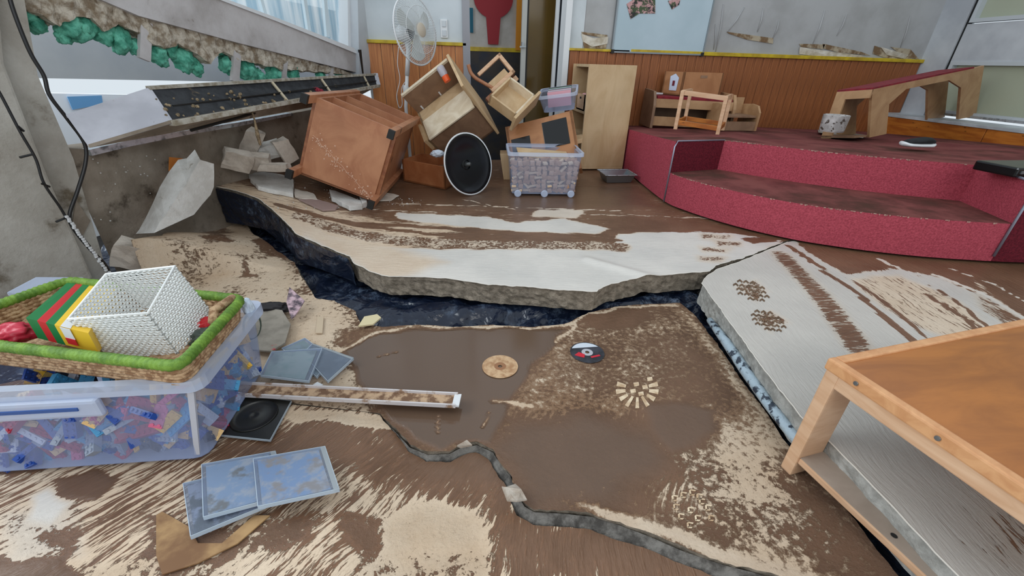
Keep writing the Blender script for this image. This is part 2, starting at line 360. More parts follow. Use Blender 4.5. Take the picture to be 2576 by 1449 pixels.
# right slab
edgeB = [(1978, 608), (1930, 628), (1872, 652), (1803, 676), (1768, 700), (1762, 712), (1800, 765), (1850, 835), (1900, 905), (1955, 978), (2010, 1045), (2080, 1110), (2160, 1190), (2260, 1295), (2340, 1385), (2405, 1449), (2480, 1540)]
WB = [onf(x, y, zB) for x, y in edgeB]
bB = [Vector((p.x+.004, p.y-.004, 0)) for p in WB]+[Vector((1.3, .12, 0)), Vector((4.4, .12, 0)), Vector((4.4, 2.095, 0)), Vector((2.4, 2.04, 0))]
# near floor, upper piece C and lower piece D, parted by the curved crack
crack = [(955, 1040), (1000, 1085), (1030, 1118), (1075, 1136), (1130, 1134), (1160, 1118), (1200, 1112), (1240, 1130), (1262, 1165), (1285, 1190), (1300, 1235), (1320, 1266), (1345, 1280), (1420, 1284), (1490, 1292), (1560, 1313), (1640, 1343), (1720, 1378), (1820, 1412), (1900, 1432), (1960, 1452), (2040, 1500)]
WC = [onf(x, y, zN) for x, y in crack]
farN = [(352, 688), (420, 622), (490, 552), (540, 500), (556, 514), (565, 545), (612, 553), (640, 590), (690, 625), (740, 660), (762, 700), (795, 750), (840, 757), (895, 782), (905, 812), (960, 824), (1060, 816), (1140, 822), (1240, 818), (1340, 823), (1420, 815), (1480, 786), (1560, 770), (1640, 764), (1708, 762), (1745, 790), (1790, 845), (1850, 932), (1920, 1030), (1985, 1120), (2060, 1205), (2150, 1310), (2260, 1449), (2330, 1540)]
WN = [onf(x, y, zN) for x, y in farN]
# C+west part: follow far outline, then back along crack; the crack closes at its west end
bC = WN+[Vector((.95, .16, 0))]+WC[::-1]+[onf(700, 1010, zN), onf(300, 900, zN)]
lowD = []
for i, p in enumerate(WC):
    w = .003+.013*ss(0, 5, i)+.008*ss(8, 14, i)
    a = WC[max(0, i-1)]; b = WC[min(len(WC)-1, i+1)]; d = (b-a).normalized(); nrm = Vector((d.y, -d.x, 0)); lowD.append(Vector((p.x, p.y, 0))+nrm*(w if i > 0 else .001))
bD = [Vector((-2.2, .9, 0)), Vector((-2.2, .12, 0)), Vector((.7, .12, 0))]+lowD[::-1]+[onf(700, 1012, zN), onf(300, 902, zN)]
bD[-1].y -= .003; bD[-2].y -= .003
jitA = ragged(bA, .016, .007, 3, True, [1]*(len(WA)-1)+[0]*6)
jitB = ragged(bB, .016, .004, 3, True, [1]*(len(WB)-1)+[0]*5)
jitC = ragged(bC, .012, .006, 7, True, [1]*(len(WN)-1)+[0, 0]+[1]*(len(WC)-1)+[0]*3)
jitD = ragged(bD, .012, .006, 7, True, [0, 0, 0]+[1]*(len(lowD)-1)+[0]*3)

fa = empty('floor', label='far floor slab with silt-smeared pale vinyl, heaved above the gap', kind='structure')
S = Slab(jitA, zA, .012, .03, 1.9, 3.2)
S.A['mud'][:] = .67; S.dw[:, :3] = (.8, 0, 0)
S.paint([(560, 455), (900, 540), (1000, 560), (1200, 560), (1000, 640), (700, 580), (540, 480)], .05, mud=.36)
S.paint([(760, 600), (880, 665), (960, 730), (1250, 770), (1500, 780), (1800, 720), (1965, 605), (1780, 578), (1560, 588), (1540, 620), (1200, 628), (900, 620), (780, 570)], .015, mud=.06, wht=1.)
S.paint([(700, 560), (880, 640), (960, 640), (900, 620), (780, 570)], .05, wht=.25, mud=.15)
S.paint([(700, 540), (880, 660), (970, 715), (1120, 660), (1000, 625), (860, 600), (760, 560)], .05, wht=.2, mud=.2)
S.paint([(1000, 535), (1220, 545), (1300, 560), (1420, 550), (1530, 575), (1510, 588), (1300, 582), (1160, 570), (1000, 552)], .012, mud=.04, wht=.95)
S.paint([(1350, 520), (1470, 530), (1450, 548), (1340, 545)], .02, mud=.1, wht=.5)
S.paint([(760, 545), (860, 580), (960, 600), (1100, 612), (1300, 616), (1500, 618), (1560, 622)], .014, line=.055, mud=.5, wht=.2, dw=(.0, 0, .0))
S.paint([(860, 560), (960, 574), (1100, 590), (1300, 596), (1560, 605)], .008, line=.018, mud=.9, wht=0)
S.paint([(700, 515), (850, 555), (1000, 566), (1200, 580)], .01, line=.02, mud=.9)
S.paint([(1540, 545), (1750, 560), (1900, 590), (1800, 585), (1540, 582)], .03, mud=.85, dw=(.5, 0, 0))
for q in [(1800, 628), (1790, 650), (1830, 612), (1800, 595)]: S.paint([(q[0]-40, q[1]-8), (q[0]+40, q[1]-4), (q[0]+30, q[1]+9), (q[0]-30, q[1]+7)], .03, mud=.5, wht=.3, dw=(0, 0, 0))
S.paint([(1860, 600), (1960, 592), (1990, 600), (1900, 615)], .02, mud=.75)
S.paint([(950, 470), (1600, 470), (1640, 520), (1300, 530), (1000, 500)], .06, mud=.95, pud=.6)
for a, b, v in [((1000, 512), (1560, 530), .2), ((1150, 500), (1300, 528), .15), ((900, 520), (1100, 535), .3), ((1450, 538), (1900, 552), .3)]: S.paint([a, b], .008, line=.006, mud=v, wht=.4)
S.build('vinyl_sheet', mudF, fa); S.skirt('slab_edge', conc_edge, fa, lambda p: .092+.05*ss2(-.5, -1.3, p.x), .008, .008, 6, 1)
fb = empty('floor', label='right-hand floor slab with grey vinyl, tyre streaks and a pipe beside its edge', kind='structure')
S = Slab(jitB, zB, .012, .025, .9, 1.6)
S.A['mud'][:] = .16; S.A['wht'][:] = .85; S.A['grn'][:] = .35; S.dw[:, :3] = (0, .85, 0)
S.paint([(2000, 1080), (2600, 1500), (2600, 1000), (2100, 900)], .2, grn=.75, wht=.8)
S.paint([(1990, 600), (2600, 660), (2620, 830), (2470, 740), (2340, 692), (2240, 676), (2130, 690), (2060, 650)], .012, mud=.86, wht=0, grn=0)
S.paint([(2140, 700), (2260, 690), (2420, 760), (2500, 840), (2380, 850), (2300, 820), (2190, 750)], .025, mud=.36, wht=.15, grn=0)
S.paint([(2440, 690), (2576, 800), (2576, 850), (2470, 790)], .03, mud=.5, wht=.2)
for a, b, w, v in [((1985, 618), (2320, 878), .012, 1.), ((2010, 614), (2360, 870), .006, .9), ((1965, 640), (2170, 885), .045, .585), ((2300, 690), (2530, 862), .006, .95), ((2210, 650), (2576, 850), .012, .08), ((2380, 672), (2600, 770), .006, .15), ((2370, 770), (2520, 868), .004, .95), ((2330, 740), (2500, 870), .008, .85), ((2350, 690), (2576, 800), .012, .15)]:
    S.paint([a, ((a[0]+b[0])/2+6, (a[1]+b[1])/2-8), b], .004 if w < .03 else .025, line=w, amp=.0015, mud=v, wht=.1 if v > .4 else .9, dw=(0, 0, .9) if w > .03 else (0, .6, 0))
for q in [(1890, 732), (1932, 808)]: S.paint([(q[0]-38, q[1]-8), (q[0]+10, q[1]-30), (q[0]+45, q[1]), (q[0]+10, q[1]+28)], .02, mud=.52, wht=.4, grn=0, dw=(0, 0, 0))
S.paint([(2440, 1250), (2600, 1300), (2600, 1449), (2500, 1400)], .06, mud=.5, wht=.3)
S.build('vinyl_sheet', mudF, fb); S.skirt('slab_edge', mat('slab_concrete_grey', (184, 182, 176), .95, (148, 146, 140), 38, lo=.3, hi=.7, bump=.7, bscale=90), fb, .085, .006, .006, 6, 5, slant=.012)

fc = empty('floor', label='sunken middle floor piece with brown puddle, two discs and boot prints', kind='structure')
S = Slab(jitC, zC, .009, .02, 1.1, 2.2)
S.A['mud'][:] = .6; S.dw[:, :3] = 0
S.A['sft'][:] = .35
S.paint([(340, 700), (540, 490), (760, 700), (900, 800), (860, 880), (640, 1000), (500, 900)], .06, mud=.27)
for q, r, v in [((540, 592), 38, .62), ((610, 655), 22, .7), ((690, 622), 48, .72), ((620, 690), 24, .75), ((592, 735), 14, .6), ((520, 560), 20, .5), ((760, 730), 20, .55), ((470, 640), 24, .45), ((700, 790), 26, .4), ((500, 700), 30, .45)]:
    S.paint([(q[0]+r*math.cos(a)*(1.3 if k % 2 else .8), q[1]+r*.6*math.sin(a)*(1.2 if k % 2 else .8)) for k, a in enumerate([j*PI/4 for j in range(8)])], .03, mud=v, amp=.02)
S.paint([(640, 900), (880, 880), (960, 1040), (640, 1010)], .04, mud=.3)
S.paint([(850, 830), (1200, 800), (1740, 745), (2000, 1110), (2400, 1500), (1240, 1449), (1000, 1090), (890, 930)], .04, mud=.66, sft=.9)
S.paint([(1240, 1000), (1400, 920), (1620, 1010), (1700, 1150), (1800, 1300), (1600, 1300), (1500, 1150), (1300, 1060)], .05, mud=.66, dw=(.6, 0, 0), sft=.7)
S.paint([(1380, 880), (1440, 850), (1560, 900), (1640, 1000), (1560, 1040), (1420, 1040), (1290, 1030), (1330, 960)], .04, mud=.5, sft=1., dw=(0, 0, 0))
S.paint([(1240, 1010), (1290, 1018), (1340, 1020)], .008, line=.005, mud=.1, pud=0)
S.paint([(1430, 830), (1560, 780), (1700, 775), (1760, 830), (1700, 960), (1500, 1000), (1400, 950)], .05, mud=.58, sft=.7)
S.paint([(1480, 800), (1560, 775), (1640, 775), (1600, 820), (1500, 830)], .03, mud=.9, sft=.3)
S.paint([(1600, 1100), (2000, 1150), (2200, 1449), (1700, 1380), (1600, 1200)], .08, mud=.52, sft=.25)
S.paint([(1780, 1030), (1960, 1080), (2000, 1260), (1880, 1290), (1780, 1130)], .06, mud=.36)
S.paint([(1990, 1230), (2160, 1449), (2300, 1449), (2030, 1240)], .05, mud=.72)
S.paint([(1420, 1268), (1560, 1290), (1720, 1350), (1900, 1400), (2100, 1470), (1960, 1470), (1820, 1412), (1640, 1343), (1480, 1292)], .012, mud=.06, wht=.15)
S.paint([(1850, 1330), (2080, 1449), (1900, 1449)], .06, mud=.3)
S.paint([(1715, 780), (1790, 870), (1880, 1000), (1960, 1100)], .03, line=.02, mud=.32)
S.paint([(1850, 1020), (1920, 1010), (2000, 1130), (1900, 1110)], .04, mud=.3)
S.paint([(870, 880), (960, 835), (1200, 826), (1420, 830), (1400, 862), (1330, 930), (1270, 1030), (1235, 1110), (1160, 1112), (1100, 1128), (1040, 1105), (980, 1050), (900, 950)], .008, mud=1.1, pud=1.)
S.paint([(1240, 1120), (1300, 1070), (1480, 1040), (1640, 1090), (1680, 1160), (1560, 1240), (1500, 1262), (1330, 1272), (1300, 1200)], .05, mud=.95, pud=.75, dw=(0, 0, 0))
S.paint([(1610, 1012), (1700, 1012), (1800, 1030), (1800, 1090), (1700, 1140), (1640, 1080)], .02, mud=.97, pud=.7)
S.paint([(1400, 860), (1424, 845), (1440, 815)], .006, line=.004, mud=.0)
S.paint([(1240, 1010), (1290, 1018), (1340, 1020)], .008, line=.005, mud=.1, pud=0)
for a, b in [((1100, 1085), (1112, 1050)), ((1215, 1075), (1225, 1030)), ((960, 900), (1000, 880))]: S.paint([a, b], .003, line=.002, mud=.1, pud=0)
S.paint([(850, 885), (920, 850), (965, 832), (1060, 820), (1330, 824), (1420, 818), (1480, 790), (1560, 774), (1700, 766)], .008, line=.008, mud=.12, pud=0)
S.build('vinyl_sheet', mudN, fc); S.skirt('slab_edge', conc_edge, fc, lambda p: .06+.08*ss2(-.35, -.6, p.x), .004, .004, 5, 9, slant=lambda p: .06*ss2(-.3, -.6, p.x)*(1 if p.y > 1.5 else 0))
fd = empty('floor', label='nearest floor piece below the curved crack, streaked with drying mud', kind='structure')
S = Slab(jitD, zD, .0085, .02, 1.2, 2.2)
S.A['mud'][:] = .455
def dwset(x, y):
    P = np.stack([x, y], 1); c = [onf(250, 1270, zD), onf(1130, 1240, zD), onf(1430, 1430, zD)]
    w = np.stack([1/((P[:, 0]-q.x)**2+(P[:, 1]-q.y)**2+.004)**1.5 for q in c], 1); return w/w.sum(1, keepdims=True)
S.dw[:, :3] = dwset(S.xy[:, 0], S.xy[:, 1])*.92
S.paint([(560, 1090), (900, 1050), (1000, 1100), (1260, 1150), (1290, 1260), (1340, 1300), (1200, 1290), (1000, 1230), (880, 1180), (700, 1160), (520, 1180)], .05, mud=.66)
S.paint([(980, 1090), (1240, 1140), (1280, 1220), (1100, 1200)], .04, mud=.85, pud=.3)
S.paint([(1280, 1290), (1900, 1449), (1300, 1449), (1240, 1360)], .06, mud=.72)
S.paint([(1500, 1330), (1800, 1430), (1600, 1449), (1420, 1380)], .05, mud=.9)
S.paint([(950, 1310), (1080, 1260), (1200, 1290), (1190, 1380), (1000, 1400)], .04, mud=.16, dw=(0, 0, 0))
S.paint([(880, 1290), (950, 1300), (960, 1400), (920, 1420), (860, 1320)], .02, mud=.8, dw=(0, 0, 0))
S.paint([(920, 1400), (1220, 1390), (1240, 1460), (900, 1460)], .03, mud=.42, dw=(0, 0, 0))
S.paint([(380, 1290), (500, 1330), (820, 1300), (700, 1380), (420, 1449), (380, 1400)], .02, mud=.62, pud=.2, dw=(0, 0, 0))
S.paint([(0, 1300), (180, 1270), (200, 1400), (0, 1420)], .03, mud=.36, wht=.4, dw=(.1, 0, 0))
S.paint([(80, 1255), (130, 1225), (185, 1265), (130, 1310), (85, 1300)], .012, mud=.03, wht=.9)
S.paint([(155, 1200), (230, 1185), (275, 1215), (240, 1262), (160, 1240)], .008, mud=.97, pud=.5)
S.paint([(20, 1170), (120, 1158), (100, 1185), (40, 1190)], .01, mud=.9, pud=.4)
S.paint([(105, 1340), (200, 1330), (150, 1420)], .02, mud=.75)
S.paint([(-100, 1400), (120, 1415), (200, 1470), (-100, 1500)], .01, mud=.95, pud=.3)
S.paint([(-300, 950), (500, 1160), (560, 1090), (600, 1000), (0, 850)], .04, mud=.6)
S.paint([(640, 1035), (950, 1045), (1000, 1085), (870, 1070)], .015, mud=.18, dw=(0, 0, 0))
S.paint([(180, 1430), (520, 1400), (600, 1449), (200, 1460)], .03, mud=.42, dw=(0, 0, 0))
S.build('vinyl_sheet', mudN, fd); S.skirt('slab_edge', conc_edge, fd, .06, .004, .004, 4, 9)
# curled vinyl lip and pale fragments where the crack turns
def flap(pts, th, m, name, par, lift=0.):
    P = [onf(x, y, zN)+Vector((0, 0, .012+(lift if i % 2 else 0))) for i, (x, y) in enumerate(pts)]; return MB().prism(P, (0, 0, th)).build(name, m, par)
vinyl_b = mat('vinyl_back', (196, 186, 174), .7, (150, 134, 118), 20, bump=.4, bscale=60)
flap([(1262, 1235), (1272, 1245), (1296, 1228), (1310, 1250), (1325, 1268), (1300, 1280), (1275, 1270)], .004, vinyl_b, 'torn_vinyl_lip', fd, .012)
flap([(1150, 1132), (1175, 1122), (1188, 1130), (1160, 1140)], .005, vinyl_b, 'torn_vinyl_lip', fd, .006)
crk = mat('crack_concrete', (140, 136, 130), .95, (76, 72, 68), 30, lo=.35, hi=.65, bump=1., bscale=90)
# concrete showing in the crack
mb = MB(); n = len(WC)
vs = []
for i, p in enumerate(WC): q = lowD[i]; z0 = zN(p.x, p.y); vs += [Vector((p.x, p.y, z0-.012)), Vector((q.x, q.y, z0-.035))]
mb.add(vs, [(2*i, 2*i+1, 2*i+3, 2*i+2) for i in range(n-1)]); mb.build('crack_bed', crk, fc)
# membrane and ground under the floor
def grid(name, x0, x1, y0, y1, st, zf, m, parent=None):
    xs = np.arange(x0, x1, st); ys = np.arange(y0, y1, st); nx = len(xs); v = [(float(a), float(b), zf(float(a), float(b))) for b in ys for a in xs]
    f = [(j*nx+i, j*nx+i+1, (j+1)*nx+i+1, (j+1)*nx+i) for j in range(len(ys)-1) for i in range(nx-1)]
    return MB().add(v, f).build(name, m, parent, smooth=True)
def zm(x, y):
    r = abs(nz((x*1.3, y*2.2, 1), 5)); r2 = abs(nz((x, y, 5), 13))
    return -.175+.035*(1-min(1, r*2.2))-.008*r2+.04*ss2(0, 1, 1-(y-1.5)/.5)*(1 if y > 1.5 else 0)*(1 if x > -1.1 else 0)
me_ = grid('ground_membrane', -1.9, 1.5, .3, 3.2, .02, zm, membrane); tag(me_, 'wrinkled blue-black plastic membrane showing in the gap under the floor', 'membrane')
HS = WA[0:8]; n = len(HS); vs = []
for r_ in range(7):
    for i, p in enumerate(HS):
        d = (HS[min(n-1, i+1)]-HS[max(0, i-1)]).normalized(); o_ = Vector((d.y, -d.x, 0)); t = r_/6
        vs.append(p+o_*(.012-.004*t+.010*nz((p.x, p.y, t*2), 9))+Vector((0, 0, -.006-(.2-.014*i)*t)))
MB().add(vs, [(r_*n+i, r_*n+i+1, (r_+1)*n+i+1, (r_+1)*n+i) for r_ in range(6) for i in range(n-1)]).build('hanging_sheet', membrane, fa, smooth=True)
g = MB().box((-3.5, -.2, -.5), (5.2, 6.2, -.42)); struct('floor', g, dark, label='dark ground below the broken floor slabs')
# foil-wrapped strips in the right-hand gap
P = [onz(x, y, -.06) for x, y in [(1785, 805), (1825, 858), (1875, 932), (1935, 1018), (1995, 1094), (2075, 1188)]]
top('insulation_strip', MB().tube(P, [.012, .017, .018, .016, .016, .015], 8), foilpipe, 'pale blue foil strip lying in the right-hand floor gap, wider upper one', 'insulation', smooth=True)
P = [onz(x, y, -.10) for x, y in [(1856, 912), (1894, 966), (1938, 1030), (1988, 1094), (2042, 1164)]]
top('insulation_strip', MB().tube(P, .010, 8), foilpipe, 'thin pale blue strip below the wider one in the right-hand floor gap', 'insulation', smooth=True)
lipm = mat('vinyl_lip', (226, 220, 210), .5)
for jit, W_, par, zf in ((jitA, WA, fa, zA), (jitB, WB, fb, zB)):
    px_ = np.array([p.x for p in jit]); py_ = np.array([p.y for p in jit]); d = pdist(px_, py_, [(p.x, p.y) for p in W_], False); P = [Vector((p.x, p.y, zf(p.x, p.y)+.0005)) for p, q in zip(jit, d) if q < .012][:-2]
    seg = [P[0]]; mb = MB()
    for p in P[1:]:
        if (p-seg[-1]).length > .06:
            if len(seg) > 2: mb.tube(seg, .0016, 5)
            seg = []
        seg.append(p)
    if len(seg) > 2: mb.tube(seg, .0016, 5)
    mb.build('vinyl_lip', lipm, par)
# boot prints: lug marks pressed through the mud (flat print of dry silt)
lug = mat('dry_silt', (232, 212, 182), .7, (190, 160, 126), 30, bump=.3, bscale=80)
def lugs(quads, label, zf):
    mb = MB()
    for q in quads:
        P = [onf(x, y, zf)+Vector((0, 0, .0006)) for x, y in q]; mb.prism(P, (0, 0, .0015))
    return mb
mb = MB(); Q = []
for k in range(9):
    a = -PI*.1+PI*1.2*k/8; cx, cy = 1603+42*math.cos(a), 980+34*math.sin(a); dx, dy = math.cos(a), math.sin(a)*.8; L = 17 if 2 < k < 6 else 12
    w = 6; Q.append([(cx-dx*L-dy*w*.6, cy-dy*L+dx*w*.6), (cx-dx*L+dy*w*.6, cy-dy*L-dx*w*.6), (cx+dx*L+dy*w, cy+dy*L-dx*w), (cx+dx*L-dy*w, cy+dy*L+dx*w)])
for cx, cy in [(1600, 968), (1622, 975), (1612, 992), (1592, 985), (1634, 955)]: Q.append([(cx-7, cy-4), (cx+6, cy-6), (cx+8, cy+3), (cx-5, cy+5)])
tag(lugs(Q, '', zN).build('boot_print', lug, fc), 'boot print of radiating lug marks', None, None, 'stuff')
Q = []
for cx, cy in [(1698, 1254), (1720, 1246), (1742, 1240), (1760, 1250), (1702, 1276), (1738, 1284), (1766, 1262), (1782, 1278), (1714, 1300), (1756, 1304), (1790, 1304), (1736, 1322)]:
    for s_ in (1,):
        Q += [[(cx-9, cy-5), (cx-5, cy-8), (cx-3, cy+6), (cx-8, cy+6)], [(cx-5, cy-8), (cx+8, cy-6), (cx+7, cy-3), (cx-4, cy-5)], [(cx-7, cy+4), (cx+6, cy+5), (cx+3, cy+8), (cx-7, cy+7)]]
tag(lugs(Q, '', zN).build('boot_print', lug, fc), 'boot print of small open lug marks', None, None, 'stuff')
lugd = mat('pressed_mud', (122, 96, 72), .7, (96, 74, 54), 30)
for (X0, Y0) in [(1890, 732), (1932, 808)]:
    Q = []
    for j in range(5):
        for i in range(5):
            if abs(i-2)+abs(j-2) > 3: continue
            cx, cy = X0+(i-2)*16+(j-2)*6+random.uniform(-2, 2), Y0+(j-2)*11+(i-2)*2; Q.append([(cx-7, cy-1), (cx, cy-5), (cx+7, cy+1), (cx+5, cy+4), (cx, cy-1), (cx-6, cy+3)])
    tag(lugs(Q, '', zB).build('boot_print', lugd, fb), None, None, None, 'stuff')

# ---------------------------------------------------------------- back wall
YB = 4.05; ZR = ony(925, 108, YB).z
def bx(x0, x1, z0, z1, y0, y1): return MB().box((x0, y0, z0), (x1, y1, z1))
xL = -.62; xD0 = ony(1172, 60, YB).x; xD1 = ony(1432, 60, YB).x; xR = 4.58; xB = ony(1585, 60, YB).x
wb = empty('wall_back', label='back wall with white plaster above varnished pine boards', kind='structure')
MB().box((xL, YB, -.3), (xD0, YB+.12, 2.6)).build('plaster', white_back, wb)
MB().box((xD1, YB, -.3), (xR, YB+.12, 2.6)).build('plaster', paper_wall, wb)
MB().box((xD1, YB-.005, ZR), (xD1+.13, YB, 2.6)).build('plaster', white_back, wb)
def planks(x0, x1, w, m, z0, z1):
    x = x0; me = None; n_ = 0
    while x < x1-.01:
        ww = min(w*random.uniform(.93, 1.07), x1-x); mb = MB().box((.0015, -.014, z0), (ww-.0015, 0, z1)); o = mb.build('plank', m, wb, bev=.0015, seg=1); o.location = (x, YB-random.uniform(.0, .002), 0); x += ww
planks(xL+.02, xD0-.01, .1, pine_l, 0, ZR); planks(xD1+.02, xR, .084, pine_r, -.05, ZR)
struct('trim_1', MB().box((xL+.02, YB-.03, ZR), (xD0, YB, ZR+.025)), yellow, label='yellow rail on the pine boards behind the fan', bev=.004)
struct('trim_2', MB().box((xD1+.01, YB-.03, ZR-.005), (xB+.02, YB, ZR+.014)), yellow, label='short yellow rail right of the doorway', bev=.003)
struct('trim_3', MB().box((xB+.03, YB-.035, ZR-.01), (xR, YB, ZR+.02)), yellow, label='long yellow rail on the boards above the stage', bev=.004)
# creases and torn patches of the loosened wallpaper
for a, b in [((1820, 10), (1800, 130)), ((1872, 18), (1830, 80)), ((1920, 20), (1905, 80)), ((1960, 50), (1945, 95)), ((2075, 25), (2045, 110)), ((2130, 35), (2105, 90)), ((2290, 40), (2265, 120)), ((1800, 60), (1795, 125))]:
    p, q = ony(*a, YB-.003), ony(*b, YB-.003); MB().tube([p, (p+q)/2+Vector((.01, -.002, 0)), q], [.003, .007, .003], 6).build('paper_crease', paper_wall, wb, smooth=True)
for pts in [[(1828, 80), (1945, 96), (1944, 110), (1880, 100), (1832, 84)], [(2010, 110), (2075, 112), (2070, 124), (2015, 118)], [(2070, 110), (2165, 130), (2190, 140), (2110, 132), (2070, 122)], [(2200, 115), (2290, 145), (2310, 158), (2240, 150), (2195, 135)], [(2240, 118), (2290, 124), (2312, 150), (2270, 140)], [(1462, 80), (1528, 88), (1526, 96), (1464, 86)], [(1464, 95), (1500, 112), (1526, 108), (1524, 122), (1470, 122)]]:
    P = [ony(x, y, YB-.004) for x, y in pts]; MB().prism(P, (0, -.003, 0)).build('torn_patch', torn, wb)
for pts in [[(2012, 118), (2080, 128), (2170, 140), (2190, 152), (2100, 146), (2010, 136)], [(1462, 84), (1492, 96), (1530, 92), (1528, 110), (1490, 118), (1466, 104)], [(2215, 118), (2285, 138), (2275, 148), (2230, 138)]]:
    P = [ony(x, y, YB-.014+.008*(i % 2)) for i, (x, y) in enumerate(pts)]; MB().prism(P, (0, -.002, 0)).build('peeling_paper', mat('curled_paper', (214, 208, 196), .8, (176, 166, 148), 14), wb)
# hallway behind the doorway
YH = 5.3
cream = mat('hall_wall', (196, 192, 188), .7, (176, 170, 162), 3)
struct('wall_hall', MB().box((-.6, YH, -.4), (2.6, YH+.1, 2.6)), cream, label='hallway wall seen through the doorway')
hp = lambda x, y: ony(x, y, YH)
z1 = hp(1250, 125).z
struct('trim_4', MB().box((-.3, YH-.02, z1-.02), (1.35, YH, z1+.02)), yellow, label='yellow rail on the hallway wall')
struct('baseboard_hall', MB().box((-.3, YH-.015, -.4), (1.35, YH, z1-.02)), mat('navy_panel', (32, 38, 50), .6, (58, 50, 44), 6), label='dark navy lower wall of the hallway')
struct('trim_5', MB().box((hp(1298, 60).x, YH-.03, z1), (hp(1318, 60).x, YH, 2.6)), mat('orange_paint', (214, 138, 30), .5), label='orange vertical stripe on the hallway wall')
pad = []
c = hp(1241, -5); r = (hp(1290, 0)-hp(1241, 0)).length
for k in range(25): a = PI*1.36+2*PI*.78*k/24-PI*0; pad.append(Vector((c.x+r*math.cos(a+PI*.36), YH-.012, c.z+.82*r*math.sin(a+PI*.36))))
pad = [Vector((c.x+r*math.cos(a), YH-.012, c.z+.9*r*math.sin(a))) for a in [math.radians(-68+ (316-0)*k/26) for k in range(27)]]
hb = hp(1241, 112).z; hw = (hp(1254, 60)-hp(1228, 60)).length/2
pad = [p for p in pad]+[Vector((c.x-hw, YH-.012, hb)), Vector((c.x+hw, YH-.012, hb))]
top('wall_cutout', MB().prism(pad, (0, -.01, 0)), mat('deep_red', (146, 20, 34), .6), 'dark red paddle-shaped cutout on the hallway wall', 'wall decoration')
top('cloth_strip', MB().box((hp(1181, 50).x, YH-.02, hp(1181, 82).z), (hp(1190, 50).x, YH-.01, hp(1181, 20).z)), mat('teal_cloth', (30, 92, 112), .8), 'narrow teal strip hanging at the left of the doorway', 'cloth')
struct('trim_6', MB().box((xD0-.03, YB-.03, -.05), (xD0+.03, YB+.14, 2.6)), mat('grey_frame', (150, 150, 156), .5), label='grey left jamb of the doorway')
struct('trim_7', MB().box((xD1-.04, YB-.03, -.05), (xD1+.01, YB+.14, 2.6)), plastic_w, label='white right jamb of the doorway')
dr = empty('door_1', label='open glazed door leaf with slim pale frame in the doorway', kind='structure')
YL = 4.5; q = lambda x, y: ony(x, y, YL)
xa, xb_ = q(1312, 100).x, q(1402, 100).x
MB().box((xa, YL, -.1), (xa+.045, YL+.04, 2.4)).box((xb_-.02, YL, -.1), (xb_, YL+.04, 2.4)).build('frame', mat('door_frame_pale', (196, 196, 190), .5), dr)
MB().box((xa+.045, YL+.0, -.1), (xa+.06, YL+.045, 2.4)).build('seal', black, dr)
MB().box((xa+.06, YL+.015, -.1), (xb_-.02, YL+.022, 2.4)).build('glass', clear('door_glass', (120, 96, 50), .55, .1, (220, 210, 180)), dr)
MB().bar(q(1306, 118)+Vector((0, -.03, 0)), q(1322, 117)+Vector((0, -.03, 0)), .012, .012).bar(q(1314, 112), q(1314, 112)+Vector((0, -.03, 0)), .015, .04).build('handle', steel, dr)
hall2 = mat('hall_yellow', (176, 152, 92), .8, (120, 84, 50), 4, c3=(60, 40, 24), s3=8, l3=.6, h3=.66)
struct('wall_hall_right', MB().box((hp(1322, 60).x, YH-.06, z1-.03), (hp(1440, 60).x+.3, YH-.02, 2.6)), hall2, label='stained ochre hall wall behind the door glass')
struct('baseboard_hall_right', MB().box((hp(1322, 60).x, YH-.07, -.4), (hp(1440, 60).x+.3, YH-.03, z1-.03)), mat('hall_brown', (92, 62, 40), .7, (60, 42, 30), 5), label='brown lower wall behind the door glass')
d2 = empty('door_2', label='dark navy door leaf standing open at the right of the doorway', kind='structure')
q = lambda x, y: ony(x, y, 4.25)
MB().box((q(1402, 100).x, 4.25, -.1), (q(1428, 100).x, 4.29, 2.4)).build('leaf', mat('navy_door', (20, 26, 38), .5), d2)
MB().box((q(1395, 100).x, 4.24, -.1), (q(1402, 100).x, 4.29, 2.4)).build('edge_strip', plastic_w, d2)
# light switch
s0 = ony(1107, 48, YB-.001); s1 = ony(1127, 96, YB-.001)
sw = empty('light_switch', s1, None, 'white double light switch plate beside the doorway, above the yellow rail', 'light switch')
MB().box((s0.x-s1.x, -.012, 0), (0, 0, s0.z-s1.z)).build('plate', plastic_w, sw, bev=.004)
hh = (s0.z-s1.z)/2
for k in range(2): MB().box((s0.x-s1.x+.012, -.018, hh*k+.012), (-.012, -.012, hh*k+hh-.010)).build('rocker', mat('switch_grey', (200, 206, 210), .4), sw, bev=.003)
# whiteboard with photos
w0, w1 = ony(1541, -60, YB-.03), ony(1768, 128, YB-.03); wbx = ony(1541, 128, YB-.03).x
bo = empty('whiteboard', (0, 0, 0), None, 'pale blue whiteboard with thin aluminium frame on the back wall', 'whiteboard')
zb = ony(1650, 132, YB-.03).z
MB().box((wbx, YB-.03, zb), (w1.x, YB-.012, zb+.75)).build('panel', mat('board_face', (186, 204, 214), .25, (170, 190, 200), 1), bo)
MB().box((wbx-.01, YB-.036, zb-.012), (w1.x+.01, YB-.01, zb)).box((w1.x, YB-.036, zb), (w1.x+.012, YB-.01, zb+.75)).box((wbx-.012, YB-.036, zb), (wbx, YB-.01, zb+.75)).build('frame', steel, bo)
for k, (x, z) in enumerate([(wbx+.0, zb), (w1.x, zb)]): MB().box((x-.015, YB-.04, z-.018), (x+.012, YB-.008, z+.012)).build('corner_cap', black, bo)
photo = mat('photo_print', (60, 78, 44), .4, (196, 150, 150), 30, lo=.45, hi=.55, c3=(24, 24, 20), s3=24, l3=.5, h3=.6)
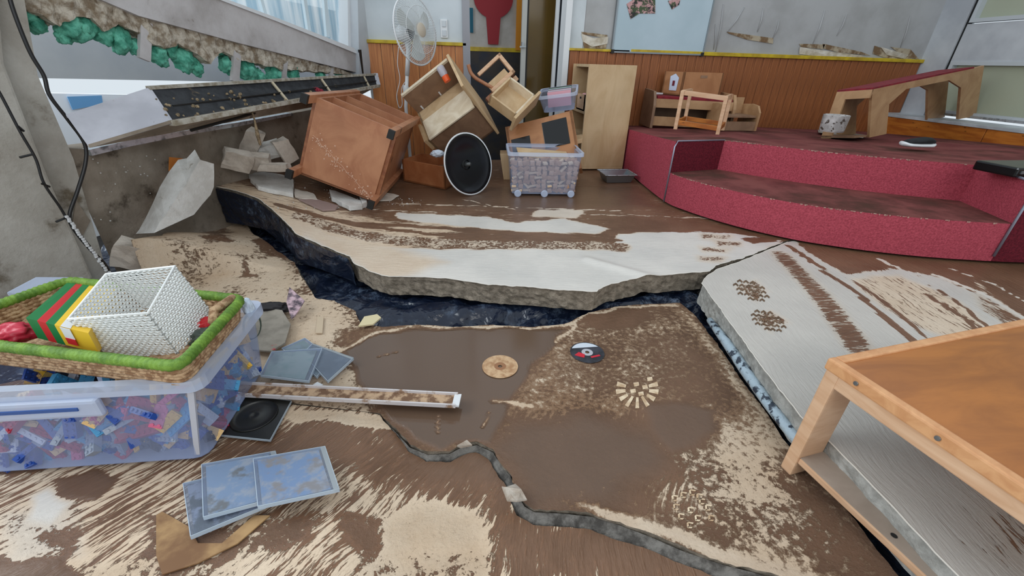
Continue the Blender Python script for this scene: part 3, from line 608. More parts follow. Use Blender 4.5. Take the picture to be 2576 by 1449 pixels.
for pts, l in [([(1576, 10), (1600, -6), (1648, 0), (1648, 34), (1608, 34), (1586, 48)], 'large crumpled photo print at the top of the whiteboard'), ([(1680, 2), (1712, -4), (1708, 12), (1690, 24)], 'small photo print on the whiteboard right of the crumpled one')]:
    top('photo', MB().prism([ony(x, y, YB-.031) for x, y in pts], (0, -.003, 0)), photo, l, 'photo')

# ---------------------------------------------------------------- right wall
XW = 4.58
wr = empty('wall_right', label='right wall with white panels between the windows', kind='structure')
MB().box((XW, 3.80, .2), (XW+.1, YB+.1, 2.6)).build('panel', white_wall, wr)
MB().box((XW+.01, .2, .9), (XW+.1, 3.78, 1.2)).build('panel', white_wall, wr)
MB().box((XW, .2, -.3), (XW+.1, YB, .44)).build('panel', white_wall, wr)
MB().box((XW+.015, 3.775, .4), (XW+.05, 3.80, 2.6)).build('joint', black, wr)
gg = clear('green_glass', (184, 188, 168), .8, .15, (200, 210, 190))
for i, (z0, z1_) in enumerate([(.51, .88), (1.24, 2.5)]):
    wn = empty('window_%d' % (i+2), label=['lower greenish window in the right wall behind the wooden slope', 'upper greenish window at the top right corner'][i], kind='structure')
    MB().box((XW+.05, .3, z0), (XW+.058, 3.75, z1_)).build('glass', gg, wn)
    MB().box((XW, .3, z0-.03), (XW+.07, 3.77, z0)).box((XW, .3, z1_), (XW+.07, 3.77, z1_+.03)).box((XW, 3.74, z0), (XW+.07, 3.77, z1_)).box((XW, 2.0, z0), (XW+.07, 2.05, z1_)).build('window_frame', mat('frame_grey_white', (190, 196, 200), .5), wn)
struct('trim_8', MB().box((XW-.28, .3, .425), (XW+.02, YB-.015, .45)), mat('sill_white', (206, 214, 220), .4, (170, 176, 180), 5), label='white window sill along the right wall', bev=.003)
struct('trim_9', MB().box((XW-.03, .3, .47), (XW+.01, 3.75, .49)), alu, label='metal strip between sill and window')
# orange board below the sill
bo2 = empty('baseboard_right', label='orange pine boards below the right window sill', kind='structure')
for k in range(4):
    y1 = 3.98-k*.95; MB().box((XW-.27, max(.3, y1-.945), .16), (XW-.25, y1, .425)).build('plank', pine_o, bo2, bev=.002, seg=1)

# ---------------------------------------------------------------- facade (left) : window, beam, foam, parapet, column
def strip(pl_top, pl_bot, off, th, mb=None):
    mb = mb or MB(); n = len(pl_top); A = [onF(x, y, off) for x, y in pl_top]; B_ = [onF(x, y, off) for x, y in pl_bot]; e = -FN*th
    vs = A+B_+[p+e for p in A]+[p+e for p in B_]
    fs = [(i, i+1, n+i+1, n+i) for i in range(n-1)]+[(2*n+i, 3*n+i, 3*n+i+1, 2*n+i+1) for i in range(n-1)]+[(i, 2*n+i, 2*n+i+1, i+1) for i in range(n-1)]+[(n+i, n+i+1, 3*n+i+1, 3*n+i) for i in range(n-1)]+[(0, n, 3*n, 2*n), (n-1, 3*n-1, 4*n-1, 2*n-1)]
    return mb.add(vs, fs)
wl = empty('wall_left', label='broken and tilted facade on the left with a sagging concrete beam', kind='structure')
beamw = mat('beam_paint', (196, 192, 192), .75, (162, 156, 154), 3, bump=.3, bscale=20, c3=(110, 96, 80), s3=12, l3=.62, h3=.75)
strip([(420, -52), (560, 2), (700, 55), (900, 134)], [(150, -45), (350, 40), (600, 108), (904, 184)], .0, .16).build('beam', beamw, wl)
pl_t = []; pl_b = []
random.seed(11)
bb = [(40, -20), (70, 30), (110, 38), (150, 66), (190, 40), (230, 44), (262, 78), (300, 62), (350, 80), (385, 110), (420, 124), (450, 110), (500, 140), (530, 160), (560, 128), (600, 150), (640, 158), (700, 172), (760, 178), (830, 184), (900, 190)]
for (x, y) in bb: pl_b.append((x, y)); pl_t.append((x, (x-150)*.305-40 if x > 150 else -60))
rb = strip(pl_t, pl_b, -.02, .1); o = rb.build('broken_edge', rubble, wl)
md = o.modifiers.new('sub', 'SUBSURF'); md.subdivision_type = 'SIMPLE'; md.levels = md.render_levels = 3
tx = bpy.data.textures.new('lumps', 'CLOUDS'); tx.noise_scale = .05; tx.noise_depth = 3
dm = o.modifiers.new('rough', 'DISPLACE'); dm.texture = tx; dm.strength = .045; dm.texture_coords = 'GLOBAL'
random.seed(5)
def blob(c, r, seed, sq=(1, 1, 1)):
    bm = bmesh.new(); bmesh.ops.create_icosphere(bm, subdivisions=4, radius=1)
    vs = []
    for v in bm.verts:
        d = v.co.normalized(); k = r*(1+.35*nz(d*1.2+Vector((seed, 0, 0)), 1)+.22*nz(d+Vector((0, seed, 0)), 3.2)+.10*nz(d+Vector((0, seed, 0)), 9)); vs.append(Vector(c)+Vector((d.x*k*sq[0], d.y*k*sq[1], d.z*k*sq[2])))
    fs = [tuple(v.index for v in f.verts) for f in bm.faces]; bm.free(); return vs, fs
for i, (x, y, r) in enumerate([(62, 30, 22), (90, 60, 20), (100, 20, 16), (180, 70, 30), (212, 62, 26), (160, 95, 14), (265, 82, 24), (300, 100, 26), (335, 118, 16), (398, 140, 22), (425, 118, 20), (465, 150, 24), (492, 170, 16), (570, 165, 18), (548, 120, 14), (622, 178, 22), (650, 190, 14), (690, 188, 20), (735, 182, 16), (805, 190, 12), (850, 188, 9)]):
    c = onF(x, y, -.07); d = (c-CAM).dot(FWD); vs, fs = blob(c, r*d/F*1.15, i*3.1, (.8, 1, 1.)); MB().add(vs, fs).build('insulation_foam', foam, wl, smooth=True)
for x0, y0, x1, y1, w in [(366, 54, 362, 150, 26), (596, 118, 590, 206, 20), (716, 150, 712, 200, 14), (834, 172, 832, 192, 9)]:
    a, b = onF(x0, y0, -.03), onF(x1, y1, -.03); d = (a-CAM).dot(FWD); MB().bar(a, b, w*d/F, .02, up=FN).build('strut', beamw, wl)
# window above the beam
w1_ = empty('window_1', label='bright frosted window above the sagging beam', kind='structure')
frost = N('frosted_glass'); f = frost.noise(frost.coords((6, 6, .35)), 3, 4, .5); frost.put(frost.b.inputs['Base Color'], frost.mix(frost.ramp(f, .35, .6), srgb((250, 255, 255)), srgb((176, 206, 220))))
frost.b.inputs['Transmission Weight'].default_value = 0; tl = frost.n('ShaderNodeBsdfTranslucent'); frost.put(tl.inputs[0], frost.mix(frost.ramp(f, .35, .6), srgb((250, 255, 255)), srgb((170, 204, 220))))
tp = frost.n('ShaderNodeBsdfTransparent'); m1 = frost.n('ShaderNodeMixShader'); m1.inputs[0].default_value = .65; m2 = frost.n('ShaderNodeMixShader'); m2.inputs[0].default_value = .2
frost.t.links.new(tl.outputs[0], m1.inputs[1]); frost.t.links.new(tp.outputs[0], m1.inputs[2]); frost.t.links.new(m1.outputs[0], m2.inputs[1]); frost.t.links.new(frost.b.outputs[0], m2.inputs[2]); frost.t.links.new(m2.outputs[0], frost.out.inputs[0])
strip([(420, -400), (892, -300)], [(420, -55), (892, 132)], -.12, .006).build('glass', frost.m, w1_)
strip([(872, -300), (898, -300)], [(876, 126), (900, 134)], -.04, .09).build('window_frame', plastic_w, w1_)
strip([(430, -56), (560, -6), (700, 46), (893, 122)], [(420, -52), (560, 2), (700, 55), (900, 136)], .01, .16).build('window_frame', plastic_w, w1_)
for a, b in [((600, -200), (665, 36)), ((735, -200), (775, 76)), ((800, -200), (822, 92))]: strip([(a[0], a[1]), (a[0]+8, a[1])], [(b[0], b[1]), (b[0]+8, b[1]+2)], -.10, .02).build('glazing_bar', mat('bar_pale', (210, 224, 230), .5), w1_)
struct('trim_10', strip([(890, -400), (926, -400)], [(905, 215), (932, 215)], .03, .2), white_wall, label='white corner post between left window and back wall')
strip([(903, 125), (909, 125)], [(912, 185), (915, 185)], .034, .01).build('crack', black, wl)
# pale panel hanging outside, seen below the foam
op = strip([(-250, -200), (905, 40)], [(-250, 190), (905, 212)], -.55, .04); struct('wall_outside', op, mat('outside_panel', (236, 240, 248), .6, (222, 228, 238), 2), label='pale blue-grey panel outside below the broken beam')
nh = empty('neighbouring_house', onF(300, 260, -1.5), None, 'bright white neighbouring house wall outside, seen through the gap', 'house'); ON = nh.location.copy()
P = [onF(-700, 218, -1.5), onF(905, 250, -1.5)]; P += [Vector((P[1].x, P[1].y, -.45)), Vector((P[0].x, P[0].y, -.45))]
MB().prism([p-ON for p in P], -FN*.1).build('wall', mat('house_white', (250, 252, 255), .7), nh)
MB().prism([onF(x, y, -1.49)-ON for x, y in [(168, 243), (255, 240), (258, 262), (182, 276)]], FN*.004).build('window', mat('far_blue_pane', (120, 176, 224), .3), nh)
# parapet
par = [(150, 372), (230, 376), (330, 362), (440, 336), (560, 316), (660, 298), (740, 284), (860, 262), (915, 250)]
pb = []
for x, y in par: p = onF(x, y, 0); pb.append(p)
mb = MB(); n = len(pb); vs = [p for p in pb]+[Vector((p.x, p.y, -.3)) for p in pb]; e = -FN*.2; vs = vs+[v+e for v in vs]
mb.add(vs, [(i, i+1, n+i+1, n+i) for i in range(n-1)]+[(i, 2*n+i, 2*n+i+1, i+1) for i in range(n-1)]+[(n-1, 2*n-1, 4*n-1, 3*n-1)])
parm = mat('parapet_plaster', (158, 146, 132), .85, (124, 112, 98), 4, bump=.5, bscale=30, c3=(70, 58, 46), s3=7, l3=.55, h3=.72); mb.build('parapet', parm, wl)
st = strip([(225, 377), (330, 352), (480, 326), (600, 308), (735, 284)], [(232, 392), (330, 368), (480, 338), (600, 318), (738, 290)], .02, .05); struct('trim_11', st, alu, label='bright metal sill strip on top of the left parapet')
# column
cm = mat('column_concrete', (190, 186, 178), .85, (162, 156, 146), 3, bump=.5, bscale=26, c3=(100, 88, 70), s3=6, l3=.56, h3=.74)
bL = onz(275, 692, -.11)
cb = [(55, 0, 2.0), (95, 200), (190, 440), (275, 692)]
def onc(x, y): return onF(x, y, .03)
cp = [onc(-40, -700), onc(58, -20), onc(95, 190), onc(185, 400), onc(275, 705), onc(-120, 1000), onc(-900, 900), onc(-900, -200)]
co = MB().prism(cp, -FN*.3); o = co.build('column', cm, wl)
cp2 = [onF(-40, -400, .09), onF(12, 160, .09), onF(120, 440, .09), onF(235, 700, .09), onF(-120, 1000, .09), onF(-900, 900, .09), onF(-900, -200, .09)]
MB().prism(cp2, -FN*.1).build('column', cm, wl, bev=.01)
MB().prism([onF(x, y, .032) for x, y in [(190, 505), (225, 555), (205, 595), (180, 560)]], FN*.006).build('spalled_patch', parm, wl)

# fallen parapet shell with black insulation inside
fe = empty('fallen_facade_shell', onF(400, 300, .25), None, 'long white facade shell lying tilted below the foam, open side showing black insulation', 'facade element')
T0 = fe.location.copy()
n1, n2, n3, n4 = ony(372, 221, 2.15), ony(432, 310, 2.02), ony(225, 372, 1.82), ony(165, 288, 1.92)
f1, f2 = ony(945, 187, 3.9), ony(952, 216, 3.84)
ax = (f1-n1); f3 = n3+ax*.97+(f2-n2-ax)*.5; f4 = n4+ax*.97
loc = lambda P: [p-T0 for p in P]
shellw = mat('shell_white', (196, 196, 204), .6, (170, 170, 178), 3, c3=(120, 110, 100), s3=18, l3=.66, h3=.72)
MB().prism(loc([n1, n2, n3, n4]), (f1-n1).normalized()*.012).build('end_cap', shellw, fe)
def lerp(a, b, t): return a+(b-a)*t
MB().hexa(loc([n4, n1, f1, f4]+[p+Vector((0, 0, -.012)) for p in (n4, n1, f1, f4)])).build('top_board', shellw, fe)
MB().hexa(loc([n3, n2, f2, f3]+[p+Vector((0, 0, .012)) for p in (n3, n2, f2, f3)])).build('bottom_board', parm, fe)
ins = mat('black_insulation', (48, 50, 54), .8, (28, 30, 34), 20, (1, 1, 1), bump=.7, bscale=40, c3=(120, 104, 80), s3=9, l3=.62, h3=.72)
inw = (n4-n1)*.12
a1, a2, b1, b2 = lerp(n1, f1, .012)+inw*.02, lerp(n2, f2, .012)+inw*.02, f1+inw*.05, f2+inw*.05
MB().hexa(loc([a1, a2, b2, b1]+[p+inw*.2 for p in (a1, a2, b2, b1)])).build('insulation', ins, fe)
MB().bar(lerp(lerp(n1, n2, .55), lerp(f1, f2, .55), .03)+inw*.08-T0, lerp(f1, f2, .55)-T0, .010, .006).build('groove_bar', black, fe)
MB().bar(n1-T0, f1-T0, .022, .014).build('rim', mat('rim_grey', (186, 182, 172), .7, (140, 130, 112), 30), fe)
MB().bar(n2-T0, f2-T0, .03, .02).build('rim', mat('rim_grey', (0, 0, 0)), fe)
MB().bar(f1-T0, f2-T0, .03, .03).build('rim', shellw, fe)
for t in (.38, .62, .9): MB().bar(lerp(n1, f1, t)-T0, lerp(n2, f2, t+.02)-T0, .014, .008).build('bracket', mat('bracket_tan', (190, 176, 150), .6), fe)
mb = MB()
for k in range(60):
    t = random.uniform(0, .25) if k < 40 else random.uniform(.2, .6); u = random.uniform(.55, 1) if k >= 40 else random.uniform(.3, 1); c_ = lerp(lerp(n1, f1, t), lerp(n2, f2, t), u)+inw*.05; vs, fs = blob(c_-T0, random.uniform(.003, .009), k); mb.add(vs[:], fs)
tag(mb.build('mud_clumps', mat('clump', (168, 148, 118), .9, (96, 82, 62), 60), fe), 'mud and plant fibre clinging inside the shell', None, None, 'stuff')
mb = MB(); c_ = ony(790, 230, 3.1)
for k in range(9): vs, fs = blob(c_+Vector((random.uniform(-.05, .05), 0, random.uniform(-.015, .015))), .016, k+50); mb.add(vs, fs)
top('red_cloth', mb, mat('red_rag', (150, 40, 56), .8, (110, 26, 40), 40), 'small crumpled red rag on the fallen shell behind the dresser', 'cloth', smooth=True)
# rod with knots below the shell
top('dark_rod', MB().tube([ony(480, 328, 2.2), ony(600, 296, 2.45), ony(640, 284, 2.6)], .007, 6), black, 'thin dark rod hanging below the fallen shell', 'rod')
top('root_string', MB().tube([ony(628, 262, 2.5), ony(640, 300, 2.5), ony(648, 340, 2.5), ony(655, 365, 2.5)], [.006, .004, .01, .006], 6), mat('fibre', (160, 140, 112), .9, (100, 84, 64), 60), 'tangled fibre string hanging over the debris from the shell', 'string', smooth=True)

# cables
cabm = mat('cable_black', (24, 24, 26), .35)
def curve(pts, sub=8):
    P = [Vector(p) for p in pts]; out = []
    for i in range(len(P)-1):
        a, b, c_, d = P[max(0, i-1)], P[i], P[i+1], P[min(len(P)-1, i+2)]
        for k in range(sub):
            t = k/sub; out.append(.5*((2*b)+(c_-a)*t+(2*a-5*b+4*c_-d)*t*t+(3*b-a-3*c_+d)*t**3))
    out.append(P[-1]); return out
top('cable', MB().tube(curve([onF(x, y, .17) for x, y in [(15, -40), (35, 30), (75, 130), (110, 190), (125, 240), (170, 300), (212, 360), (215, 410), (195, 480), (175, 540), (185, 575), (225, 625), (260, 660), (278, 690)]]), .0065, 8), cabm, 'thick black cable looping down the left column', 'cable', smooth=True)
top('cable', MB().tube(curve([onF(x, y, .18) for x, y in [(-30, 190), (0, 235), (50, 330), (90, 400), (110, 460), (150, 520), (175, 560), (210, 600), (240, 640), (265, 680)]]), .0045, 8), cabm, 'thin straighter black cable on the left column joining the thick one', 'cable', smooth=True)
for x, y, dx, dy in [(82, 388, -32, 8), (165, 548, -24, 10), (60, 330, -14, -12), (125, 470, -20, -8)]: top('cable_tie', MB().tube([onF(x, y, .18), onF(x+dx, y+dy, .185)], .004, 6), cabm, 'black tie end sticking out of the thin cable on the column, %s' % {82: 'second from top', 165: 'lowest one', 60: 'topmost one', 125: 'third from top'}[x], 'cable tie', 'cable ties on the column')
mb = MB()
for k in range(26):
    t = k/25; x, y = 168+t*105, 545+t*140; mb.box((-.004, -.004, -.004), (.004, .004, .004), None, onF(x+random.uniform(-3, 3), y, .19))
tag(top('tape_scraps', mb, plastic_w, 'white scraps of tape along the lower thick cable', 'tape'), kind='stuff')
# ---------------------------------------------------------------- stage
sg = empty('stage', onz(1800, 560, 0), None, 'low red carpeted stage with curved front and two steps', 'stage')
O = sg.location.copy()
arc0 = [(1.52, 3.95), (1.50, 3.54), (1.455, 3.1), (1.41, 2.58), (1.45, 2.38), (1.54, 2.18), (1.65, 2.01), (1.79, 1.86), (1.94, 1.755), (2.12, 1.66), (2.3, 1.59), (2.5, 1.535), (2.72, 1.49), (3.2, 1.43), (4.28, 1.40)]
arc = [Vector((p.x, p.y, 0)) for p in curve([(x, y, 0) for x, y in arc0], 5)]
i0 = min(range(len(arc)), key=lambda i: (arc[i]-Vector((1.41, 2.58, 0))).length); iR = onz(2468, 600, .1); i1 = min(range(len(arc)), key=lambda i: (arc[i]-Vector((2.56, 1.52, 0))).length)
def inn(i, d):
    t = (arc[min(len(arc)-1, i+1)]-arc[max(0, i-1)]).normalized(); return arc[i]+Vector((-t.y, t.x, 0))*d if (Vector((-t.y, t.x, 0)).x > 0 or True) else arc[i]
TR = .2; DP = .33
def Zt(p): return zS(p.x, p.y)
def wall_strip(P, z0, z1, name, m):
    n = len(P); vs = [Vector((p.x, p.y, z0(p) if callable(z0) else z0)) for p in P]+[Vector((p.x, p.y, z1(p) if callable(z1) else z1)) for p in P]
    return MB().add([v-O for v in vs], [(i, i+1, n+i+1, n+i) for i in range(n-1)]).build(name, m, sg, smooth=True)
zb0 = .012
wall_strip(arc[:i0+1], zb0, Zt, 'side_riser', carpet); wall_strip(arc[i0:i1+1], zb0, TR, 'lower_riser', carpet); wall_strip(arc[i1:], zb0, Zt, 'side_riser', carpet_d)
ia = i0+5; inner = [inn(i, DP) for i in range(i0, i1+1)]
# left cheek runs straight back, so the inner arc starts beside it
cheekL = [arc[i0], arc[i0]+Vector((.36, .10, 0))]; cheekR = [arc[i1], arc[i1]+Vector((.16, .36, 0))]
mid = [p for p in inner if p.x > cheekL[1].x+.05 and p.x < cheekR[1].x-.05 and True]
innp = [cheekL[1]]+mid+[cheekR[1]]
innp = curve([Vector((1.79, 2.66, 0)), Vector((2.0, 2.40, 0)), Vector((2.3, 2.13, 0)), Vector((cheekR[1].x, cheekR[1].y, 0))], 8); cheekL[1] = innp[0]
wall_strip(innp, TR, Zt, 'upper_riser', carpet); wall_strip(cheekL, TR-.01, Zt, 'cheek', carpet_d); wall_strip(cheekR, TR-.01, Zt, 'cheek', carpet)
def flat(poly, zf, name, m, st=None):
    vs = [Vector((p.x, p.y)) for p in poly]; n = len(vs); r = delaunay_2d_cdt(vs, [(i, (i+1) % n) for i in range(n)], [list(range(n))], 1, 1e-6)
    return MB().add([Vector((v.x, v.y, zf(v.x, v.y)))-O for v in r[0]], [tuple(f) for f in r[2]]).build(name, m, sg)
flat(arc[i0:i1+1]+innp[::-1], lambda x, y: TR, 'tread', carpet_t)
back = [Vector((4.3, 2.6, 0)), Vector((4.3, 4.03, 0)), Vector((2.9, 4.03, 0)), Vector((1.52, 4.03, 0))]
flat(arc[:i0+1]+innp+arc[i1:]+back, zS, 'platform', carpet_t)
wall_strip([p+Vector((.03, .03, 0)) for p in arc], -.0, .03, 'plinth', black)
def edge_tube(P, r, m, name='metal_edge'): return MB().tube([p-O for p in P], r, 6).build(name, m, sg, smooth=True)
edm = mat('edge_metal', (150, 152, 168), .35, metal=.6)
c0, c1 = arc[i0], cheekL[1]
edge_tube([Vector((c0.x-.004, c0.y-.004, .01)), Vector((c0.x-.004, c0.y-.004, Zt(c0)-.03)), Vector((c0.x+.015, c0.y+.004, Zt(c0)+.002)), Vector((c1.x, c1.y, Zt(c1)+.002))], .005, edm)
c0, c1 = arc[i1], cheekR[1]
edge_tube([Vector((c0.x-.006, c0.y-.004, TR*.2)), Vector((c0.x-.006, c0.y-.004, Zt(c0)-.03)), Vector((c0.x-.002, c0.y+.03, Zt(c0)+.002)), Vector((c1.x, c1.y, Zt(c1)+.002))], .006, edm)
fr = mat('frayed_backing', (176, 138, 126), .9)
def fray(P, zf, name, dens, nrm):
    mb = MB()
    for k in range(dens):
        i = random.choice([random.uniform(0, .25), random.uniform(.45, .8), random.uniform(0, .99)])*(len(P)-1.01); a = lerp(P[int(i)], P[int(i)+1], i-int(i)); z = zf(a); h = random.uniform(.001, .007); w = random.uniform(.002, .014); t = (P[int(i)+1]-P[int(i)]).normalized(); o_ = Vector((t.y, -t.x, 0))*.003
        mb.box((0, 0, 0), (w, .001, h), Matrix.Rotation(math.atan2(t.y, t.x), 3, 'Z'), Vector((a.x, a.y, z-h+.002))+o_-O)
    tag(mb.build(name, fr, sg), None, None, None, 'stuff')
fray(innp, Zt, 'frayed_edge', 110, 1); fray(arc[i0:i1+1], lambda p: TR, 'frayed_edge', 80, 1)

# ---------------------------------------------------------------- wooden slope on the stage
ramp = empty('wooden_slope', onf(2187, 346, zS), None, 'wooden play slope with sloping red top and arched opening, right on the stage', 'play furniture')
O2 = ramp.location.copy(); ply = wood('plywood', (190, 152, 112), (166, 126, 88), .6, (2, 2, 2))
YP = onf(2187, 346, zS).y
# the side board faces the room along a line from the near foot to the far right foot
pa = onf(2187, 346, zS); 
bk = Vector((-.3, .954, 0)); wdt = .21; sdir = Vector((.954, .3, 0))
def onp(x, y, off=0): d = ray(x, y); return CAM+d*((pa-CAM).dot(bk)/d.dot(bk))
def onp_old(x, y, off=0): d = ray(x, y); P0 = pa+Vector((.10, 1, 0)).normalized()*off; nn = Vector((.10, 1, 0)).normalized(); return CAM+d*((P0-CAM).dot(nn)/d.dot(nn))
outl = [(2187, 346), (2195, 225), (2450, 172), (2476, 165), (2455, 292), (2411, 300), (2418, 221), (2388, 202), (2280, 224), (2237, 262), (2230, 337)]
for off in (0, wdt):
    P = [onp(x, y)+bk*off-O2+Vector((0, 0, -.03*off/wdt)) for x, y in outl]; MB().prism(P, bk*.018).build('side_board', ply, ramp)
A_, B_, C_, D_ = [onp(x, y)-O2 for x, y in [(2195, 225), (2450, 172), (2476, 165), (2187, 346)]]
wv = bk*(wdt+.018)+Vector((0, 0, -.03))
MB().prism([A_, A_+wv, B_+wv, B_], (0, 0, .012)).build('slope_felt', red_felt, ramp)
hA = A_.z; zf_ = D_.z; dn_ = Vector((0, 0, -.055)); si = sdir*.016
MB().hexa([A_+dn_, A_+wv+dn_, A_+wv+si+dn_, A_+si+dn_, A_, A_+wv, A_+wv+si, A_+si]).build('apron', ply, ramp)
p0 = Vector((A_.x, A_.y, zf_)); q0 = p0+wv*.68; h1 = Vector((0, 0, hA-zf_-.055))
MB().hexa([q0, p0+wv, p0+wv+si, q0+si, q0+h1, p0+wv+h1, p0+wv+si+h1, q0+si+h1]).build('post', ply, ramp)
MB().hexa([p0+Vector((0, 0, .004)), p0+wv+Vector((0, 0, .004)), p0+wv+sdir*.16+Vector((0, 0, .004)), p0+sdir*.16+Vector((0, 0, .004)), p0+Vector((0, 0, .02)), p0+wv+Vector((0, 0, .02)), p0+wv+sdir*.16+Vector((0, 0, .02)), p0+sdir*.16+Vector((0, 0, .02))]).build('base_board', birch_d, ramp)
# litter beside
def onS(x, y): return onf(x, y, zS)
c_ = ony(2090, 332, 2.9)
pr = MB(); pr.lathe([(.0, 0), (.074, 0), (.078, .01), (.083, .11), (.08, .113), (.076, .11), (.07, .01), (0, .01)], c_+Vector((0, 0, .004)), None, 24)
top('waste_bin', pr, mat('spattered_white', (206, 202, 200), .6, (150, 146, 144), 10, c3=(70, 58, 50), s3=26, l3=.56, h3=.6), 'low white mud-spattered tub beside the wooden slope', 'tub', smooth=False)
top('paper_sheet', MB().prism([onS(x, y)+Vector((0, 0, .002)) for x, y in [(2057, 328), (2110, 332), (2180, 342), (2170, 348), (2100, 340), (2058, 334)]], (0, 0, .003)), mat('muddy_paper', (180, 176, 168), .8, (110, 96, 80), 12), 'muddy paper sheet lying under the white tub on the stage', 'paper')
# shoe
s0, s1 = onS(2264, 369), onS(2342, 371); ln = (s1-s0).length; ang = math.atan2(s1.y-s0.y, s1.x-s0.x)
sh = empty('sneaker', s0, Matrix.Rotation(ang, 3, 'Z'), 'black sneaker with white sole on the stage below the sill', 'shoe')
def loft(secs, name, m, par, n=14, sm=True):
    mb = MB(); vs = []
    for (x, w, z0, z1_) in secs:
        for k in range(n): a = 2*PI*k/n; vs.append(Vector((x, w*math.cos(a), (z0+z1_)/2+(z1_-z0)/2*math.sin(a))))
    L = len(secs); mb.add(vs, [(i*n+k, i*n+(k+1) % n, (i+1)*n+(k+1) % n, (i+1)*n+k) for i in range(L-1) for k in range(n)]+[tuple(range(n))[::-1], tuple(range((L-1)*n, L*n))]); return mb.build(name, m, par, smooth=sm)
loft([(0, .02, .01, .035), (.03, .045, .002, .028), (.1, .05, 0, .026), (.17, .045, 0, .026), (ln-.02, .045, 0, .03), (ln, .03, .008, .03)], 'sole', plastic_w, sh)
loft([(.02, .02, .02, .035), (.05, .04, .02, .045), (.10, .044, .02, .055), (.14, .04, .02, .062), (ln-.03, .036, .02, .06), (ln-.01, .03, .02, .05)], 'upper', mat('shoe_black', (26, 28, 32), .8, (14, 14, 16), 30), sh)
# black case at the right edge of the stage
c_ = onS(2560, 445)
bc = empty('black_case', c_, None, 'black plastic case on the stage at the right edge of the picture', 'case')
MB().box((-.05, -.02, 0), (.35, .16, .045)).build('body', blackg, bc, bev=.008); MB().box((-.03, -.024, .018), (0, -.02, .032)).build('latch', steel, bc)

# ---------------------------------------------------------------- furniture on the stage, left
bench = empty('red_topped_bench', ony(1640, 316, 3.7), None, 'low wooden bench with red padded top and rounded side boards behind the pale stool frame', 'bench')
OB = bench.location.copy()
a = ony(1640, 316, 3.7); b = ony(1832, 326, 3.58); dpt = Vector((.03, .30, 0)); d = (b-a)
def slat(z0, z1_, o0, o1, name, m, x0=0., x1=1.):
    A0 = lerp(a, b, x0)+dpt*o0-OB; B0 = lerp(a, b, x1)+dpt*o0-OB; e = dpt*(o1-o0)
    return MB().hexa([A0+Vector((0, 0, z0)), B0+Vector((0, 0, z0)), B0+e+Vector((0, 0, z0)), A0+e+Vector((0, 0, z0)), A0+Vector((0, 0, z1_)), B0+Vector((0, 0, z1_)), B0+e+Vector((0, 0, z1_)), A0+e+Vector((0, 0, z1_))]).build(name, m, bench, bev=.002)
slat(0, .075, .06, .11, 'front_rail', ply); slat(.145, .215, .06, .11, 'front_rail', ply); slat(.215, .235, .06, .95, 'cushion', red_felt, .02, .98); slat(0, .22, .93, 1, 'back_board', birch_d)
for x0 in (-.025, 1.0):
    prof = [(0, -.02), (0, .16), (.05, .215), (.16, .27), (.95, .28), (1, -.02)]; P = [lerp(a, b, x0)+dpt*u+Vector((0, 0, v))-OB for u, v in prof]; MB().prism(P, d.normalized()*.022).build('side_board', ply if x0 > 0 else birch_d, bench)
tag(MB().box((0, 0, 0), (.10, .08, .012), Matrix.Rotation(.2, 3, 'Z'), a+Vector((.06, .2, .237))).build('folded_paper', plastic_w), 'small white folded paper on the left end of the red bench', 'paper')
bxm = wood('box_board', (178, 126, 84), (158, 106, 66), .6, (2, 2, 2))
YX = a.y+.1
k0 = ony(1712, 236, YX); k1 = ony(1720, 181, YX); k2 = ony(1817, 190, YX)
cbx = empty('wooden_box', Vector((k0.x, YX, a.z+.236)), None, 'wooden box with blue-white label on its left side, on the red bench', 'box')
zt = k1.z-(a.z+.236); Lx = k2.x-k0.x; dB = Vector((-.10, .16, 0))
Rb = Matrix.Rotation(-.06, 3, 'Z')
def bb5(L, Dv, h, t, m, par):
    L = Vector(L); Dv = Vector(Dv); Z = Vector((0, 0, h)); 
    def pan(o, u, v, th): return MB().prism([o, o+u, o+u+v, o+v], th)
    lx = L.normalized()*t; dy = Dv.normalized()*t
    pan(Vector(), L, Z, dy).build('front_panel', m, par); pan(Dv, L, Z, -dy).build('back_panel', m, par); pan(Vector(), Dv, Z, lx).build('side_panel', m, par); pan(L, Dv, Z, -lx).build('side_panel', m, par); pan(Vector(), L, Dv, Vector((0, 0, t))).build('bottom', m, par)
bb5((Lx, -.02, 0), dB, zt, .012, bxm, cbx)
MB().prism([dB*.25+Vector((-.002, -.001, zt*.2)), dB*.62+Vector((-.002, -.001, zt*.2)), dB*.66+Vector((-.002, -.001, zt*.8)), dB*.42+Vector((-.002, -.001, zt*.92)), dB*.22+Vector((-.002, -.001, zt*.75))], (-.002, -.002, 0)).build('label_card', mat('label_blue_white', (206, 216, 236), .5), cbx)
MB().prism([dB*.38+Vector((-.005, -.003, zt*.4)), dB*.5+Vector((-.005, -.003, zt*.4)), dB*.5+Vector((-.005, -.003, zt*.62)), dB*.38+Vector((-.005, -.003, zt*.62))], (-.001, -.001, 0)).build('label_mark', mat('mark_maroon', (110, 24, 40), .5), cbx)
MB().box((Lx*.42, -.012, zt*.76), (Lx*.6, -.004, zt*.88)).build('hand_hole', birch_d, cbx)
